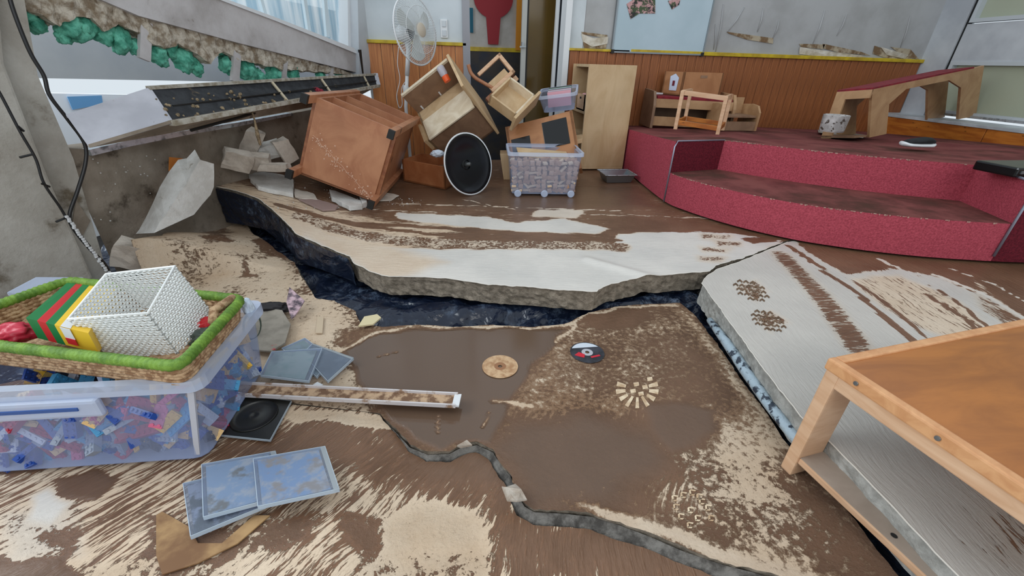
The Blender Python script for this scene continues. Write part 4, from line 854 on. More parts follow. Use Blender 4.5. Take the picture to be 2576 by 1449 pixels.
# stool frames (upturned toddler stools)
def frame_stool(name, T, ex, ey, h, t, label, rails):
    ex, ey = Vector(ex), Vector(ey); o = empty(name, T, None, label, 'stool'); Z = Vector((0, 0, 1)); c = [Vector(), ex, ex+ey, ey]
    for p in c: MB().bar(p, p+Z*h, t, t, up=ey).build('leg', beech, o, bev=.002)
    for i, j, z in rails: MB().bar(c[i]+Z*z, c[j]+Z*z, t*.7, t*1.3).build('rail', beech if z > h/2 else pine_o, o, bev=.002)
    return o
T = ony(1699, 325, 3.25); e1 = ony(1804, 341, 3.12)-T
hh = ony(1722, 228, T.y).z-T.z
frame_stool('stool_frame', T, e1, Vector((.22, .28, 0)), hh, .026, 'pale wooden stool frame with open front, nearest the stage edge', [(0, 1, hh-.013), (0, 1, .05), (0, 3, .05), (1, 2, .05), (2, 3, .05), (3, 0, hh-.013), (1, 2, hh-.013)])
T2 = T+e1+Vector((.22, .30, -.005)); st2 = empty('toddler_chair', T2, None, 'dull wooden toddler chair with rounded side boards behind the pale stool frame', 'chair')
for s_ in (0, .30):
    prof = [(0, 0), (0, .14), (.04, .19), (.12, .20), (.26, .19), (.26, 0)]; MB().prism([Vector((s_, u, v)) for u, v in prof], (.018, 0, 0)).build('side_board', ply, st2)
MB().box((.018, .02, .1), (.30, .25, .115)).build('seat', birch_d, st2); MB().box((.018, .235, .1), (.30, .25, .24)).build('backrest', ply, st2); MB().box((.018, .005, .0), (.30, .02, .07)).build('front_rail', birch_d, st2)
# ---------------------------------------------------------------- tall cabinet
tc = empty('shelf_cabinet', (1.1, 3.53, .012), None, 'tall pale shelf cabinet standing upright with its open side to the left', 'cabinet')
w_, d_, h_ = .385, .46, .79
MB().box((0, 0, .02), (w_, .02, h_)).build('side_panel', birch, tc, bev=.002); MB().box((0, d_-.02, .02), (w_, d_, h_)).build('side_panel', birch, tc, bev=.002)
MB().box((.02, .02, h_-.02), (w_, d_-.02, h_)).build('top_panel', birch, tc); MB().box((0, 0, 0), (w_, d_, .02)).build('base_panel', birch, tc, bev=.002)
MB().box((w_-.015, .02, .02), (w_, d_-.02, h_)).build('back_panel', birch_d, tc)
for z in (.25, .43): MB().box((.01, .02, z), (w_-.015, d_-.02, z+.018)).build('shelf', birch, tc)
cr = empty('small_crate', (1.115, 3.62, .462), None, 'small pine crate with handle hole on the cabinet shelf', 'crate')
bb5((.14, 0, 0), (0, .22, 0), .12, .01, beech, cr); MB().box((-.002, .09, .085), (.004, .13, .1)).build('hand_hole', black, cr)
top('pink_cloth', (lambda v: MB().add(*v))(blob((1.19, 3.73, .565), .05, 3, (1, 1.4, .6))), mat('pink_cloth', (226, 170, 170), .8), 'pink cloth bunched in the small pine crate', 'cloth', smooth=True)
# metal tray
T = onz(1527, 461, 0); tr = empty('metal_tray', T+Vector((0, 0, .004)), None, 'shallow grey metal tray on the floor in front of the tall cabinet', 'tray')
mb = MB(); L, D_, h_ = .19, .14, .06
def rr(L, D, z, e=0): return [Vector((x, y, z)) for x, y in [(-e, -e), (L+e, -e), (L+e, D+e), (-e, D+e)]]
ou = rr(L, D_, 0)+rr(L, D_, h_, .02)+rr(L, D_, h_, .03)+rr(L, D_, h_-.004, .018)+rr(L, D_, .004, -.004)
mb.add(ou, [(3, 2, 1, 0)]+[(4*r+i, 4*r+(i+1) % 4, 4*r+4+(i+1) % 4, 4*r+4+i) for r in range(4) for i in range(4)]+[(16, 17, 18, 19)]); mb.build('pan', steel, tr)
mb = MB().tube([p+Vector((0, 0, .002)) for p in rr(L, D_, h_, .03)], .003, 6, closed=True); mb.build('rim', alu, tr)

# ---------------------------------------------------------------- clear boxes
cp_ = clear('clear_plastic', (190, 200, 226), .3, .2); cpr = clear('clear_plastic_rim', (206, 216, 236), .62, .25); cpd = clear('clear_plastic_thin', (200, 206, 214), .16, .12)
def tub(par, L, D, h, tap, m, mr, t=.004, rimh=.022, rimw=.012, tapy=None):
    """open tapered box, local origin = front-left-bottom of the rim rectangle"""
    def ring(z, e, k=.03, n=4):
        ey = e if (tapy is None or z > h*.5) else -tapy; out = []; x0, x1, y0, y1 = -e, L+e, -ey, D+ey
        for cx, cy, a0 in [(x0+k, y0+k, PI), (x1-k, y0+k, 1.5*PI), (x1-k, y1-k, 0), (x0+k, y1-k, .5*PI)]:
            for j in range(n): a = a0+PI/2*j/(n-1); out.append(Vector((cx+k*math.cos(a), cy+k*math.sin(a), z)))
        return out
    R_ = [ring(0, -tap), ring(h-rimh, -.0), ring(h-rimh, -t), ring(t, -tap-t)]; n = len(R_[0])
    vs = R_[0]+R_[1]; MB().add(vs, [tuple(range(n))[::-1]]+[(i, (i+1) % n, n+(i+1) % n, n+i) for i in range(n)]).build('body', m, par, smooth=False)
    q = [ring(h-rimh, 0), ring(h-rimh, rimw), ring(h, rimw), ring(h, -.002)]; vs = sum(q, []); MB().add(vs, [(r*n+i, r*n+(i+1) % n, (r+1)*n+(i+1) % n, (r+1)*n+i) for r in range(3) for i in range(n)]).build('rim', mr, par)
    MB().add(ring(.002, -tap), [tuple(range(n))]).build('base', mr, par)
bx1 = empty('storage_box', (.393, 2.7704, .016), Matrix.Rotation(-.0887, 3, 'Z'), 'clear wheeled storage box full of small wooden blocks', 'storage box')
tub(bx1, .475, .33, .275, .022, cp_, cpr)
for k, x in enumerate((.06, .24, .42)):
    MB().lathe([(0, 0), (.02, 0), (.024, .004), (.024, .012), (.02, .016), (0, .016)], (x, .008, .008), Matrix.Rotation(PI/2, 3, 'X'), 16).build('wheel', cpr, bx1)
blk = [wood('block_a', (214, 178, 150), (190, 150, 120), .6, (6, 6, 30)), wood('block_b', (196, 154, 122), (168, 126, 96), .6, (6, 6, 30)), wood('block_c', (228, 202, 172), (206, 176, 144), .6, (6, 6, 30))]
mes = []
for k in range(9):
    s_ = [(.03, .03, .03), (.045, .028, .028), (.05, .03, .014)][k % 3]; o = MB().box([-v/2 for v in s_], [v/2 for v in s_]).build('t', blk[k % 3], None, bev=.0015, seg=1); mes.append(o.data); bpy.data.objects.remove(o)
Mx = bx1.matrix_world.copy(); n_ = 0
for iz in range(7):
    for iy in range(3):
        for ix in range(11):
            if iy > 0 and iz < 6 and (ix+iy) % 4: continue
            if n_ >= 150: break
            z = .022+iz*.029+random.uniform(-.002, .003)+(iz == 6)*random.uniform(0, .01); ins_ = .045-.018*(z/.25)
            p = Vector((ins_+ix*(.475-2*ins_)/10+random.uniform(-.004, .004), .045-.014*(z/.25)+iy*.1+random.uniform(-.003, .006), z))
            o = bpy.data.objects.new('wooden_block', random.choice(mes)); C.objects.link(o)
            o.matrix_world = Mx @ Matrix.Translation(p) @ Matrix.Rotation(random.gauss(0, .35), 4, 'Y') @ Matrix.Rotation(random.choice([0, 0, PI/2])+random.gauss(0, .12), 4, 'Z')
            tag(o, 'small pale wooden block heaped in the clear wheeled box', 'toy block', 'wooden blocks in the clear wheeled box'); n_ += 1
tag(MB().box((0, 0, 0), (.36, .15, .006), Matrix.Rotation(.08, 3, 'Y') @ Matrix.Rotation(.2, 3, 'X'), Mx @ Vector((.07, .12, .225))).build('board_sheet', birch), 'thin pale board lying across the wooden blocks', 'board')
# play kitchen front behind
play = empty('play_kitchen', (.4636, 3.047, .02), ((.9324, .3538, -.0735), (-.2442, .7668, .5936), (.2664, -.5355, .8014)), 'tilted brown play kitchen front with two dark panels behind the block box', 'play furniture')
brn = wood('brown_board', (170, 118, 76), (146, 96, 58), .55, (2, 2, 2))
MB().box((0, 0, 0), (.50, .018, .44)).build('front_board', brn, play, bev=.002); MB().box((0, .018, .42), (.50, .2, .44)).build('top_board', brn, play, bev=.002)
MB().box((.27, -.004, .20), (.45, .0, .40)).build('dark_panel', blackg, play, bev=.006)
MB().box((.03, -.004, .16), (.17, .0, .33)).build('dark_panel', blackg, play, bev=.012, seg=3); MB().lathe([(0, .006), (.008, .004), (.008, 0)], (.10, -.004, .24), Matrix.Rotation(PI/2, 3, 'X'), 12).build('knob', steel, play)
MB().box((.0, -.0, -.03), (.02, .2, .44)).build('side_board', brn, play); MB().box((.48, -.0, 0.04), (.50, .2, .44)).build('side_board', brn, play)
top('loose_plank', MB().hexa([ony(x, y, Y) for x, y, Y in [(1400, 372, 3.12), (1464, 360, 3.12), (1464, 348, 3.35), (1400, 356, 3.35)]]+[ony(x, y, Y)+Vector((0, 0, .03)) for x, y, Y in [(1400, 372, 3.12), (1464, 360, 3.12), (1464, 348, 3.35), (1400, 356, 3.35)]]), birch, 'pale plank end sticking out between block box and tall cabinet', 'plank', bev=.003)
top('loose_plank', MB().hexa([onz(1267, 452, .0), onz(1283, 452, 0.), onz(1283, 440, .0), onz(1267, 440, 0)]+[onz(1267, 452, .0)+Vector((-.03, .01, .19)), onz(1283, 452, 0.)+Vector((0, .01, .19)), onz(1283, 440, .0)+Vector((0, .01, .19)), onz(1267, 440, 0)+Vector((-.03, .01, .19))]), birch, 'short upright plank left of the block box', 'plank', bev=.003)
# upper clear box with papers
bx2 = empty('storage_box', (.735, 3.50, .445), ((.93, .30, -.2), (-.32, .93, -.12), (.15, .18, .97)), 'clear storage box with pink and grey papers on top of the tilted play kitchen', 'storage box')
R_ = bx2.matrix_world.to_3x3(); x_ = R_.col[0].normalized(); z_ = x_.cross(R_.col[1]).normalized(); y_ = z_.cross(x_); bx2.matrix_world = Matrix.Translation((.735, 3.50, .445)) @ Matrix((x_, y_, z_)).transposed().to_4x4()
tub(bx2, .28, .24, .13, .02, cp_, cpr)
for k in range(7):
    c1_ = [(206, 150, 160), (150, 156, 170), (222, 190, 196), (60, 66, 76), (170, 180, 190), (96, 120, 96), (44, 48, 60)][k]
    o = MB().box((-.09, -.002, -.055), (.09, .002, .055)).build('booklet', mat('booklet_%d' % k, c1_, .6)); o.matrix_world = bx2.matrix_world @ Matrix.Translation((.15, .05+k*.024, .085)) @ Matrix.Rotation(-.35, 4, 'X')
    tag(o, ['pink card in front in the upper clear box', 'grey-blue booklet behind the pink card in the upper clear box', 'pale pink booklet in the upper clear box', 'dark grey booklet in the middle of the upper clear box', 'light grey booklet in the upper clear box', 'green-grey booklet in the upper clear box', 'black booklet at the back of the upper clear box'][k], 'booklet')
v = blob(ony(1324, 243, 3.55), .055, 2, (1.1, .7, .62)); top('soft_bag', MB().add(*v), mat('blue_white_cloth', (200, 212, 236), .5, (150, 170, 214), 12, c3=(40, 130, 110), s3=9, l3=.62, h3=.66), 'pale blue and white crumpled bag left of the upper clear box', 'bag', smooth=True)

# ---------------------------------------------------------------- tipped dresser
Rd = ((.9245, .0864, .3712), (-.0937, .9956, .0015), (-.3694, -.0361, .9286))
dz = empty('tipped_dresser', (-.8476, 2.6134, .1963), Rd, 'reddish-brown open dresser lying on its back with black-footed legs', 'dresser')
L, D_, h_ = .422, .86, .441
MB().box((0, 0, 0), (L, .016, h_)).build('bottom_board', redwood, dz, bev=.002)
MB().box((0, D_-.016, 0), (L, D_, h_)).build('top_board', redwood, dz, bev=.002)
MB().box((0, 0, 0), (L, D_, .012)).build('back_board', redwood_d, dz)
for x in (0, L-.016): MB().box((x, .016, .02), (x+.016, D_-.016, h_)).build('side_board', redwood, dz)
for y in (.23, .50): MB().box((.016, y, .03), (L-.016, y+.016, h_-.002)).build('shelf', redwood, dz)
for x, z, l in ((-.03, h_-.03, 0), (L-.002, h_-.03, 0), (-.03, 0., 0), (L-.002, -.0, 0)):
    lg = MB().box((x, -.13, z), (x+.032, D_ if z > .1 else D_*.98, z+.045)).build('leg', redwood, dz, bev=.003); MB().box((x-.001, -.145, z-.001), (x+.033, -.12, z+.046)).build('foot_cap', black, lg)
for y in (.02,): MB().box((L+.0, y, .04), (L+.022, y+.05, h_-.03)).build('end_rail', redwood_d, dz, bev=.002); MB().box((-.022, y, .04), (0, y+.05, h_-.03)).build('end_rail', redwood_d, dz, bev=.002)
sp = MB(); random.seed(8)
for k in range(130):
    t = random.random(); x = .02+t*(L-.03); z = .235-.22*t+random.gauss(0, .012)*(1 if k % 3 else 2.5); s_ = random.uniform(.0012, .004); sp.box((x-s_, -.003, z-s_), (x+s_, 0, z+s_))
for k in range(40): t = k/40; x = .02+t*(L-.03); z = .24-.225*t+.004*math.sin(t*30); sp.bar((x, -.001, z), (x+(L-.03)/40, -.001, .24-.225*(t+.025)+.004*math.sin((t+.025)*30)), .002, .002)
tag(sp.build('silt_specks', mat('silt_spot', (216, 176, 150), .8), dz), 'tide line of pale silt specks', None, None, 'stuff')
# pale tipped cabinet
Rp = ((.8108, .2363, .5354), (-.1053, -.8411, .5306), (.5757, -.4866, -.6571))
pc = empty('tipped_shelf_unit', (-.2139, 3.5129, .4455), Rp, 'pale wooden shelf unit tipped on its corner, middle of the pile', 'shelf unit')
L, D_, V = .422, .332, .279
MB().box((0, 0, 0), (L, D_, .016)).build('top_board', birch, pc, bev=.002)
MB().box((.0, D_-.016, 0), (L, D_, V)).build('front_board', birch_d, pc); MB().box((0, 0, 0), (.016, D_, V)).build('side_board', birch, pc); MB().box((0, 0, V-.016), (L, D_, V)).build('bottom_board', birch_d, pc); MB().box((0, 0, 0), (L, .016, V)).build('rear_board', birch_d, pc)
MB().box((.015, D_*.42, -.014), (L-.01, D_+.015, -.001)).build('loose_panel', birch_w, pc, bev=.003)
MB().box((L, -.02, -.20), (L+.02, D_+.02, V+.03)).build('end_board', birch, pc, bev=.004)
MB().box((0, -.012, -.17), (L*.98, .004, 0)).build('upper_board', birch_d, pc); MB().box((0, -.016, -.185), (L*.98, .008, -.17)).build('upper_rail', birch_w, pc)
MB().box((-.02, D_*.5, -.03), (0, D_+.02, .07)).build('corner_block', birch, pc)
for x in (.05, .22): MB().box((x, .0, -.03), (x+.01, .012, -.0)).build('peg', plastic_w, pc)
# bottle leaning on it
bt = empty('bottle', pc.matrix_world @ Vector((.30, .02, -.10)), None, 'clear plastic bottle with orange cap lodged in the pale shelf unit', 'bottle')
b0, b1 = ony(1106, 168, 3.36), ony(1124, 200, 3.33); dirb = (b1-b0); Rr = dirb.to_track_quat('Z', 'Y').to_matrix(); bt.location = b0; Ln = dirb.length
MB().lathe([(0, 0), (.024, .0), (.028, .01), (.028, Ln*.6), (.02, Ln*.75), (.02, Ln*.8)], (0, 0, 0), Rr, 16).build('body', clear('bottle_clear', (214, 208, 216), .6, .1), bt, smooth=True)
MB().lathe([(.024, Ln*.72), (.026, Ln*.74), (.024, Ln*1.15), (0, Ln*1.18)], (0, 0, 0), Rr, 16).build('cap', mat('orange_plastic', (232, 92, 40), .4), bt, smooth=False)
# second pale box, right
def pbox(name, pts, ext, label, cat, m, t=.014, extra=None):
    pass
q = [ony(1228, 258, 3.3), ony(1273, 215, 3.45), ony(1318, 273, 3.35), ony(1262, 322, 3.15)]
ux = (q[1]-q[0]); vy = (q[3]-q[0]); nn = ux.cross(vy).normalized(); nn = nn if nn.dot(CAM-q[0]) > 0 else -nn
vy = nn.cross(ux).normalized()*vy.length*(1 if nn.cross(ux).dot(vy) > 0 else -1)
pb_ = empty('open_drawer', q[0], None, 'pale open wooden drawer box standing on a plank, right of the tipped shelf unit', 'drawer')
un, vn = ux.normalized(), vy.normalized(); U, V = ux.length*1.1, vy.length
def bbx(u0, u1, v0, v1, n0, n1): return MB().hexa([un*u+vn*v+nn*n_ for n_ in (n0, n1) for u, v in ((u0, v0), (u1, v0), (u1, v1), (u0, v1))])
bbx(0, U, 0, V, -.012, 0).build('bottom', birch, pb_); bbx(0, U, 0, .014, 0, .07).build('side_panel', birch, pb_); bbx(0, U, V-.014, V, 0, .07).build('side_panel', birch_w, pb_)
bbx(U-.014, U, 0, V, 0, .07).build('front_panel', birch_w, pb_); bbx(0, .014, 0, V, 0, .07).build('back_panel', birch, pb_)
bbx(-.04, U+.05, V, V+.022, -.05, .08).build('base_plank', birch, pb_, bev=.003); bbx(.03, .04, .014, V-.014, 0, .04).build('divider', birch, pb_)
# toddler chair on top
cq = [ony(1200, 184, 3.7), ony(1257, 131, 3.75), ony(1299, 178, 3.7), ony(1238, 234, 3.6)]
ux = cq[1]-cq[0]; vy = cq[2]-cq[1]; nn = ux.cross(vy).normalized(); nn = nn if nn.dot(CAM-cq[0]) > 0 else -nn; un = ux.normalized(); vn = nn.cross(un); vn = vn if vn.dot(vy) > 0 else -vn; U, V = ux.length, vy.length
ch = empty('toddler_chair', cq[0], None, 'small wooden chair with rounded open frame upended on top of the pile', 'chair')
mb = MB(); 
def fr_(u0, u1, v0, v1, m=beech, nm='frame_rail', n0=-.03, n1=0.): return MB().hexa([un*u+vn*v+nn*n_ for n_ in (n0, n1) for u, v in ((u0, v0), (u1, v0), (u1, v1), (u0, v1))]).build(nm, m, ch, bev=.006)
fr_(0, U, 0, .028); fr_(U-.03, U, 0, V); fr_(0, U, V-.03, V); 
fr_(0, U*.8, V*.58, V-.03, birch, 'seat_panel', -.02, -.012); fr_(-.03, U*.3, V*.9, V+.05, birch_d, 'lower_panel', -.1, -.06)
for k in range(2): fr_(U-.03 if k else .05, U if k else .08, V-.02, V, redwood_d, 'leg', -.30, -.02)
P = curve([ony(x, y, 3.68) for x, y in [(1178, 162), (1184, 182), (1196, 196), (1212, 206), (1240, 222)]], 5); MB().tube([p-ch.location for p in P], .014, 8).build('arm', redwood, ch, smooth=True)
fr_(-.06, U*.5, V-.02, V+.03, redwood_d, 'back_rail', -.12, -.06); fr_(U*.55, U*1.0, V+.01, V+.05, beech, 'front_rail', -.09, -.05)
# drawer on the floor
T = onz(1016, 456, 0); e1 = onz(1120, 478, 0)-T; dq = empty('wooden_crate', T+Vector((0, 0, .003)), None, 'loose orange-brown open wooden crate on the floor between dresser and black dish', 'crate')
bb5(e1, Vector((.13, .24, 0)), .155, .012, wood('drawer_wood', (196, 132, 88), (170, 104, 64), .5, (2, 2, 2)), dq)
top('loose_plank', MB().hexa([dq.location+v for v in [Vector((.04, .06, .02)), Vector((.34, .02, .10)), Vector((.36, .1, .10)), Vector((.06, .14, .02)), Vector((.04, .06, .035)), Vector((.34, .02, .115)), Vector((.36, .1, .115)), Vector((.06, .14, .035))]]), birch_d, 'dull board lying inside the loose orange-brown crate', 'plank')
# black round dish
c_ = ony(1180, 410, 2.86); lid = empty('round_dish', c_, None, 'large black round dish with pale rim standing on edge before the pile', 'dish')
nd = (CAM-c_).normalized(); nd = (nd+Vector((.8, .0, .12))).normalized(); Rl = nd.to_track_quat('Z', 'Y').to_matrix()
R0 = .2
c_.z = R0*math.sqrt(max(0, 1-nd.z**2))+.004; lid.location = c_
MB().lathe([(0, -.030), (.04, -.030), (.12, -.024), (.175, -.012), (R0-.006, 0), (R0-.004, -.006), (.17, -.02), (.1, -.036), (0, -.04)], (0, 0, 0), Rl, 48).build('bowl', blackg, lid, smooth=True)
MB().lathe([(R0-.008, .0), (R0, .002), (R0+.001, -.005), (R0-.006, -.006)], (0, 0, 0), Rl, 48).build('rim', plastic_w, lid, smooth=True)
MB().lathe([(0, .012), (.012, .010), (.016, -.03)], (0, 0, 0), Rl, 20).build('hub', mat('hub_grey', (90, 92, 92), .3, metal=.5), lid, smooth=True); MB().lathe([(.03, -.02), (.035, -.028)], (0, 0, 0), Rl, 24).build('hub_ring', black, lid)
v = blob(ony(1100, 386, 2.95), .035, 8, (1.2, .8, .6)); top('plastic_bag', MB().add(*v), mat('bag_white', (206, 214, 226), .35), 'small white plastic bag under the tipped shelf unit', 'bag', smooth=True)

# ---------------------------------------------------------------- fan
YF = 3.7; base = ony(1021, 300, YF); fn = empty('pedestal_fan', (base.x, YF, 0), None, 'white pedestal fan standing against the back wall left of the doorway', 'fan')
OF = fn.location.copy(); hc = ony(1046, 78, YF-.08)
pt, pb2 = ony(1028, 120, YF), ony(1021, 268, YF)
MB().tube([pt-OF, ony(1024, 190, YF)-OF], .017, 14).build('upper_pole', plastic_w, fn, smooth=True); MB().tube([ony(1024, 190, YF)-OF, pb2-OF, Vector((pb2.x-OF.x, 0, .03))], .013, 14).build('lower_pole', plastic_w, fn, smooth=True)
MB().lathe([(.022, -.05), (.024, -.03), (.024, .03), (.018, .05)], ony(1022, 232, YF)-OF, None, 16).build('height_collar', plastic_w, fn, smooth=True)
MB().lathe([(0, .0), (.2, 0), (.2, .015), (.05, .035), (.02, .05)], (pb2.x-OF.x, 0, .005), None, 24).build('base', plastic_w, fn, smooth=True)
nd = Vector((.80, -.62, .12)).normalized(); Rf = nd.to_track_quat('Z', 'Y').to_matrix(); T = hc-OF; R0 = .22
cage = MB()
for k in range(80):
    a = 2*PI*k/80; ca, sa = math.cos(a), math.sin(a)
    cage.tube([T+Rf @ Vector((r*ca, r*sa, z)) for r, z in [(.04, .055), (.15, .05), (.2, .026), (R0, 0)]], .0012, 4); cage.tube([T+Rf @ Vector((r*ca, r*sa, z)) for r, z in [(.05, -.07), (.16, -.055), (.2, -.032), (R0, 0)]], .0012, 4)
cage.build('grille_wires', mat('wire_white', (214, 218, 218), .4), fn)
mb = MB()
for r, z, w in [(R0, 0, .006), (.15, .05, .0015), (.16, -.055, .0015)]: mb.tube([T+Rf @ Vector((r*math.cos(a), r*math.sin(a), z)) for a in [2*PI*k/40 for k in range(40)]], w, 6, closed=True)
mb.build('grille_ring', plastic_w, fn, smooth=True)
fog = mat('blade_grey', (190, 194, 192), .5)
for k in range(3):
    a0 = 2*PI*k/3+.5; P = []
    for j in range(9):
        a = a0+(-.38+.76*j/8); P.append(Vector((.19*math.cos(a)*(1-.12*((j-4)/4)**2), .19*math.sin(a)*(1-.12*((j-4)/4)**2), -.01+.014*(j-4)/4)))
    P = [Vector((.03*math.cos(a0-.7), .03*math.sin(a0-.7), 0))]+P+[Vector((.03*math.cos(a0+.7), .03*math.sin(a0+.7), 0))]; P = [T+Rf @ p for p in P]; MB().prism(P, Rf @ Vector((0, 0, .003))).build('blade', fog, fn)
MB().lathe([(0, .062), (.04, .06), (.05, .052), (.05, .045)], T, Rf, 24).build('hub_badge', mat('hub_beige', (202, 190, 172), .5), fn, smooth=True)
MB().lathe([(.045, -.05), (.06, -.07), (.06, -.13), (.04, -.17), (0, -.175)], T, Rf, 24).build('motor', plastic_w, fn, smooth=True)
MB().bar(pt-OF, T+Rf @ Vector((0, 0, -.1)), .03, .03).build('neck', plastic_w, fn)
P = curve([ony(x, y, YF+.05) for x, y in [(1003, 118), (1000, 160), (1006, 200), (998, 240), (1004, 270), (1012, 262), (1010, 225), (1020, 205)]], 6)
MB().tube([p-OF for p in P], .003, 6).build('power_cord', plastic_w, fn, smooth=True)

# ---------------------------------------------------------------- table, lower right
ft = onz(1958, 1200, -.1); ZT = .245
c0 = onz(2083, 900, ZT); e_l = onz(2576, 1222, ZT)-onz(2092, 905, ZT); e_b = onz(2576, 858, ZT)-c0
el = e_l.normalized(); eb = Vector((-el.y, el.x, 0)); eb = eb if eb.dot(e_b) > 0 else -eb
eb = (eb*.5+e_b.normalized()*.5).normalized() if False else eb
tb = empty('low_table', c0+Vector((0, 0, -(ZT+.1))), None, 'low wooden table with orange varnished top and pale legs, lower right', 'table')
Lt, Wt = .95, .75; hT = ZT+.1
def tbx(u0, u1, v0, v1, z0, z1_, nm, m, bev=.004, par=tb): return MB().hexa([el*u+eb*v+Vector((0, 0, z)) for z in (z0, z1_) for u, v in ((u0, v0), (u1, v0), (u1, v1), (u0, v1))]).build(nm, m, par, bev=bev)
tbx(.02, Lt-.02, .02, Wt-.02, hT-.022, hT-.004, 'top_panel', beech_o, .0); 
edge = wood('beech_edge', (220, 166, 118), (200, 142, 96), .4, (8, 8, 8))
tbx(0, Lt, 0, .021, hT-.028, hT, 'edge_trim', edge); tbx(0, Lt, Wt-.021, Wt, hT-.028, hT, 'edge_trim', edge); tbx(0, .021, .021, Wt-.021, hT-.028, hT, 'edge_trim', edge); tbx(Lt-.021, Lt, .021, Wt-.021, hT-.028, hT, 'edge_trim', edge)
tbx(.03, Lt-.03, .006, .026, hT-.062, hT-.028, 'apron', beech, .003); tbx(.006, .026, .03, Wt-.03, hT-.062, hT-.028, 'apron', beech, .003)
for u in (.004, Lt-.036):
    tbx(u, u+.030, .004, .085, 0, hT-.028, 'leg', beech, .004); tbx(u, u+.030, Wt-.085, Wt-.004, 0, hT-.028, 'leg', beech, .004)
gb = wood('grey_board', (176, 160, 146), (156, 140, 126), .5, (2, 2, 2))
tbx(.034, Lt-.036, .008, .085, .045, .062, 'stretcher', beech, .003); tbx(.034, Lt-.036, .0105, .0845, .0622, .0632, 'stretcher_face', gb, 0)
for u in (.07, .22, .39, .56, .73):
    p = el*u+eb*(-.001)+Vector((0, 0, hT-.014)); MB().lathe([(0, .002), (.0045, .0018), (.005, 0)], p, (-eb).to_track_quat('Z', 'Y').to_matrix(), 12).build('screw', steel, tb)
for u in (.24, .275): MB().lathe([(0, .0012), (.006, .001)], el*u+eb*(.03+.02*(u > .25))+Vector((0, 0, .0632)), None, 12).build('drill_hole', black, tb)

# ---------------------------------------------------------------- crate, basket and contents at the left
T = Vector((-1.198, .852, -.082)); cr1 = empty('storage_box', T, Matrix.Rotation(-.03, 3, 'Z'), 'large clear storage box of mixed plastic bricks under the green-rimmed basket', 'storage box')
cr1.location = T
L, D_, h_ = .612, .33, .24
tub(cr1, L, D_, h_, .034, clear('clear_plastic_front', (186, 200, 238), .3, .12), cpr, rimh=.03, rimw=.018, tapy=-.014)
MB().box((.14, -.03, h_-.075), (.42, -.012, h_-.028)).build('handle', cpr, cr1, bev=.008); MB().box((.17, -.033, h_-.052), (.38, -.03, h_-.044)).build('handle_slot', mat('slot_blue', (44, 84, 150), .4), cr1)
MB().hexa([Vector(p) for p in [(L-.062, -.012, .01), (L-.05, -.012, .01), (L-.05, -.006, .01), (L-.062, -.006, .01), (L-.024, -.004, h_-.04), (L-.01, -.004, h_-.04), (L-.01, .003, h_-.04), (L-.024, .003, h_-.04)]]).build('latch_strip', clear('frost_strip', (214, 214, 220), .75), cr1)
bcol = [('blue', (40, 78, 160), 5), ('red', (170, 36, 62), 4), ('tan', (222, 182, 116), 3), ('grey', (150, 160, 178), 4), ('white', (214, 218, 230), 2), ('yellow', (226, 180, 60), 1), ('sky blue', (66, 150, 196), 2), ('pink', (206, 96, 130), 1), ('dark', (50, 54, 66), 2)]
bmesh_lib = []
def brick_mesh(nx, ny, hgt, m):
    s_ = .008; mb = MB().box((-nx*s_/2, -ny*s_/2, 0), (nx*s_/2, ny*s_/2, hgt))
    for i in range(nx):
        for j in range(ny): mb.lathe([(.0024, hgt), (.0024, hgt+.0017), (0, hgt+.0017)], (-nx*s_/2+(i+.5)*s_, -ny*s_/2+(j+.5)*s_, 0), None, 6)
    o = mb.build('t', m); me = o.data; bpy.data.objects.remove(o); return me
lib = []
for nm, c1_, wt in bcol:
    m = mat('brick_'+nm.replace(' ', '_'), c1_, .35)
    for dims in [(4, 2, .0096), (6, 2, .0032), (8, 2, .0096), (6, 4, .0032), (2, 2, .0096), (10, 1, .0096)]: lib.append((nm, brick_mesh(*dims, m), wt, dims))
wts = [l[2] for l in lib]; random.seed(21); Mc = Matrix.Translation(T) @ Matrix.Rotation(-.03, 4, 'Z')
for k in range(230):
    nm, me, _, dm_ = random.choices(lib, wts)[0]; side = k < 150
    if side: p = Vector((random.uniform(.07, L-.075), .016+random.uniform(0, .03), random.uniform(.022, .155)))
    elif k < 190: p = Vector((L-.056-random.uniform(0, .02), random.uniform(.04, D_-.04), random.uniform(.012, .14)))
    else: p = Vector((random.uniform(.05, L-.05), random.uniform(.05, D_-.05), random.uniform(.12, .15)))
    o = bpy.data.objects.new('toy_brick', me); C.objects.link(o)
    face = Matrix.Rotation(random.uniform(.5, 1.5), 4, 'X') if side else (Matrix.Rotation(random.uniform(.5, 1.4), 4, 'Y') if k < 235 else Matrix.Rotation(random.uniform(-.4, .4), 4, 'X'))
    o.matrix_world = Mc @ Matrix.Translation(p) @ Matrix.Rotation(random.gauss(0, .7), 4, 'Y' if side else 'X') @ face @ Matrix.Rotation(random.choice([0, .4, -.5, 1.2, PI/2]), 4, 'Z') @ Matrix.Scale(1.7, 4)
    tag(o, '%s plastic toy brick in the large clear storage box' % nm, 'toy brick', '%s toy bricks in the large clear storage box' % nm)
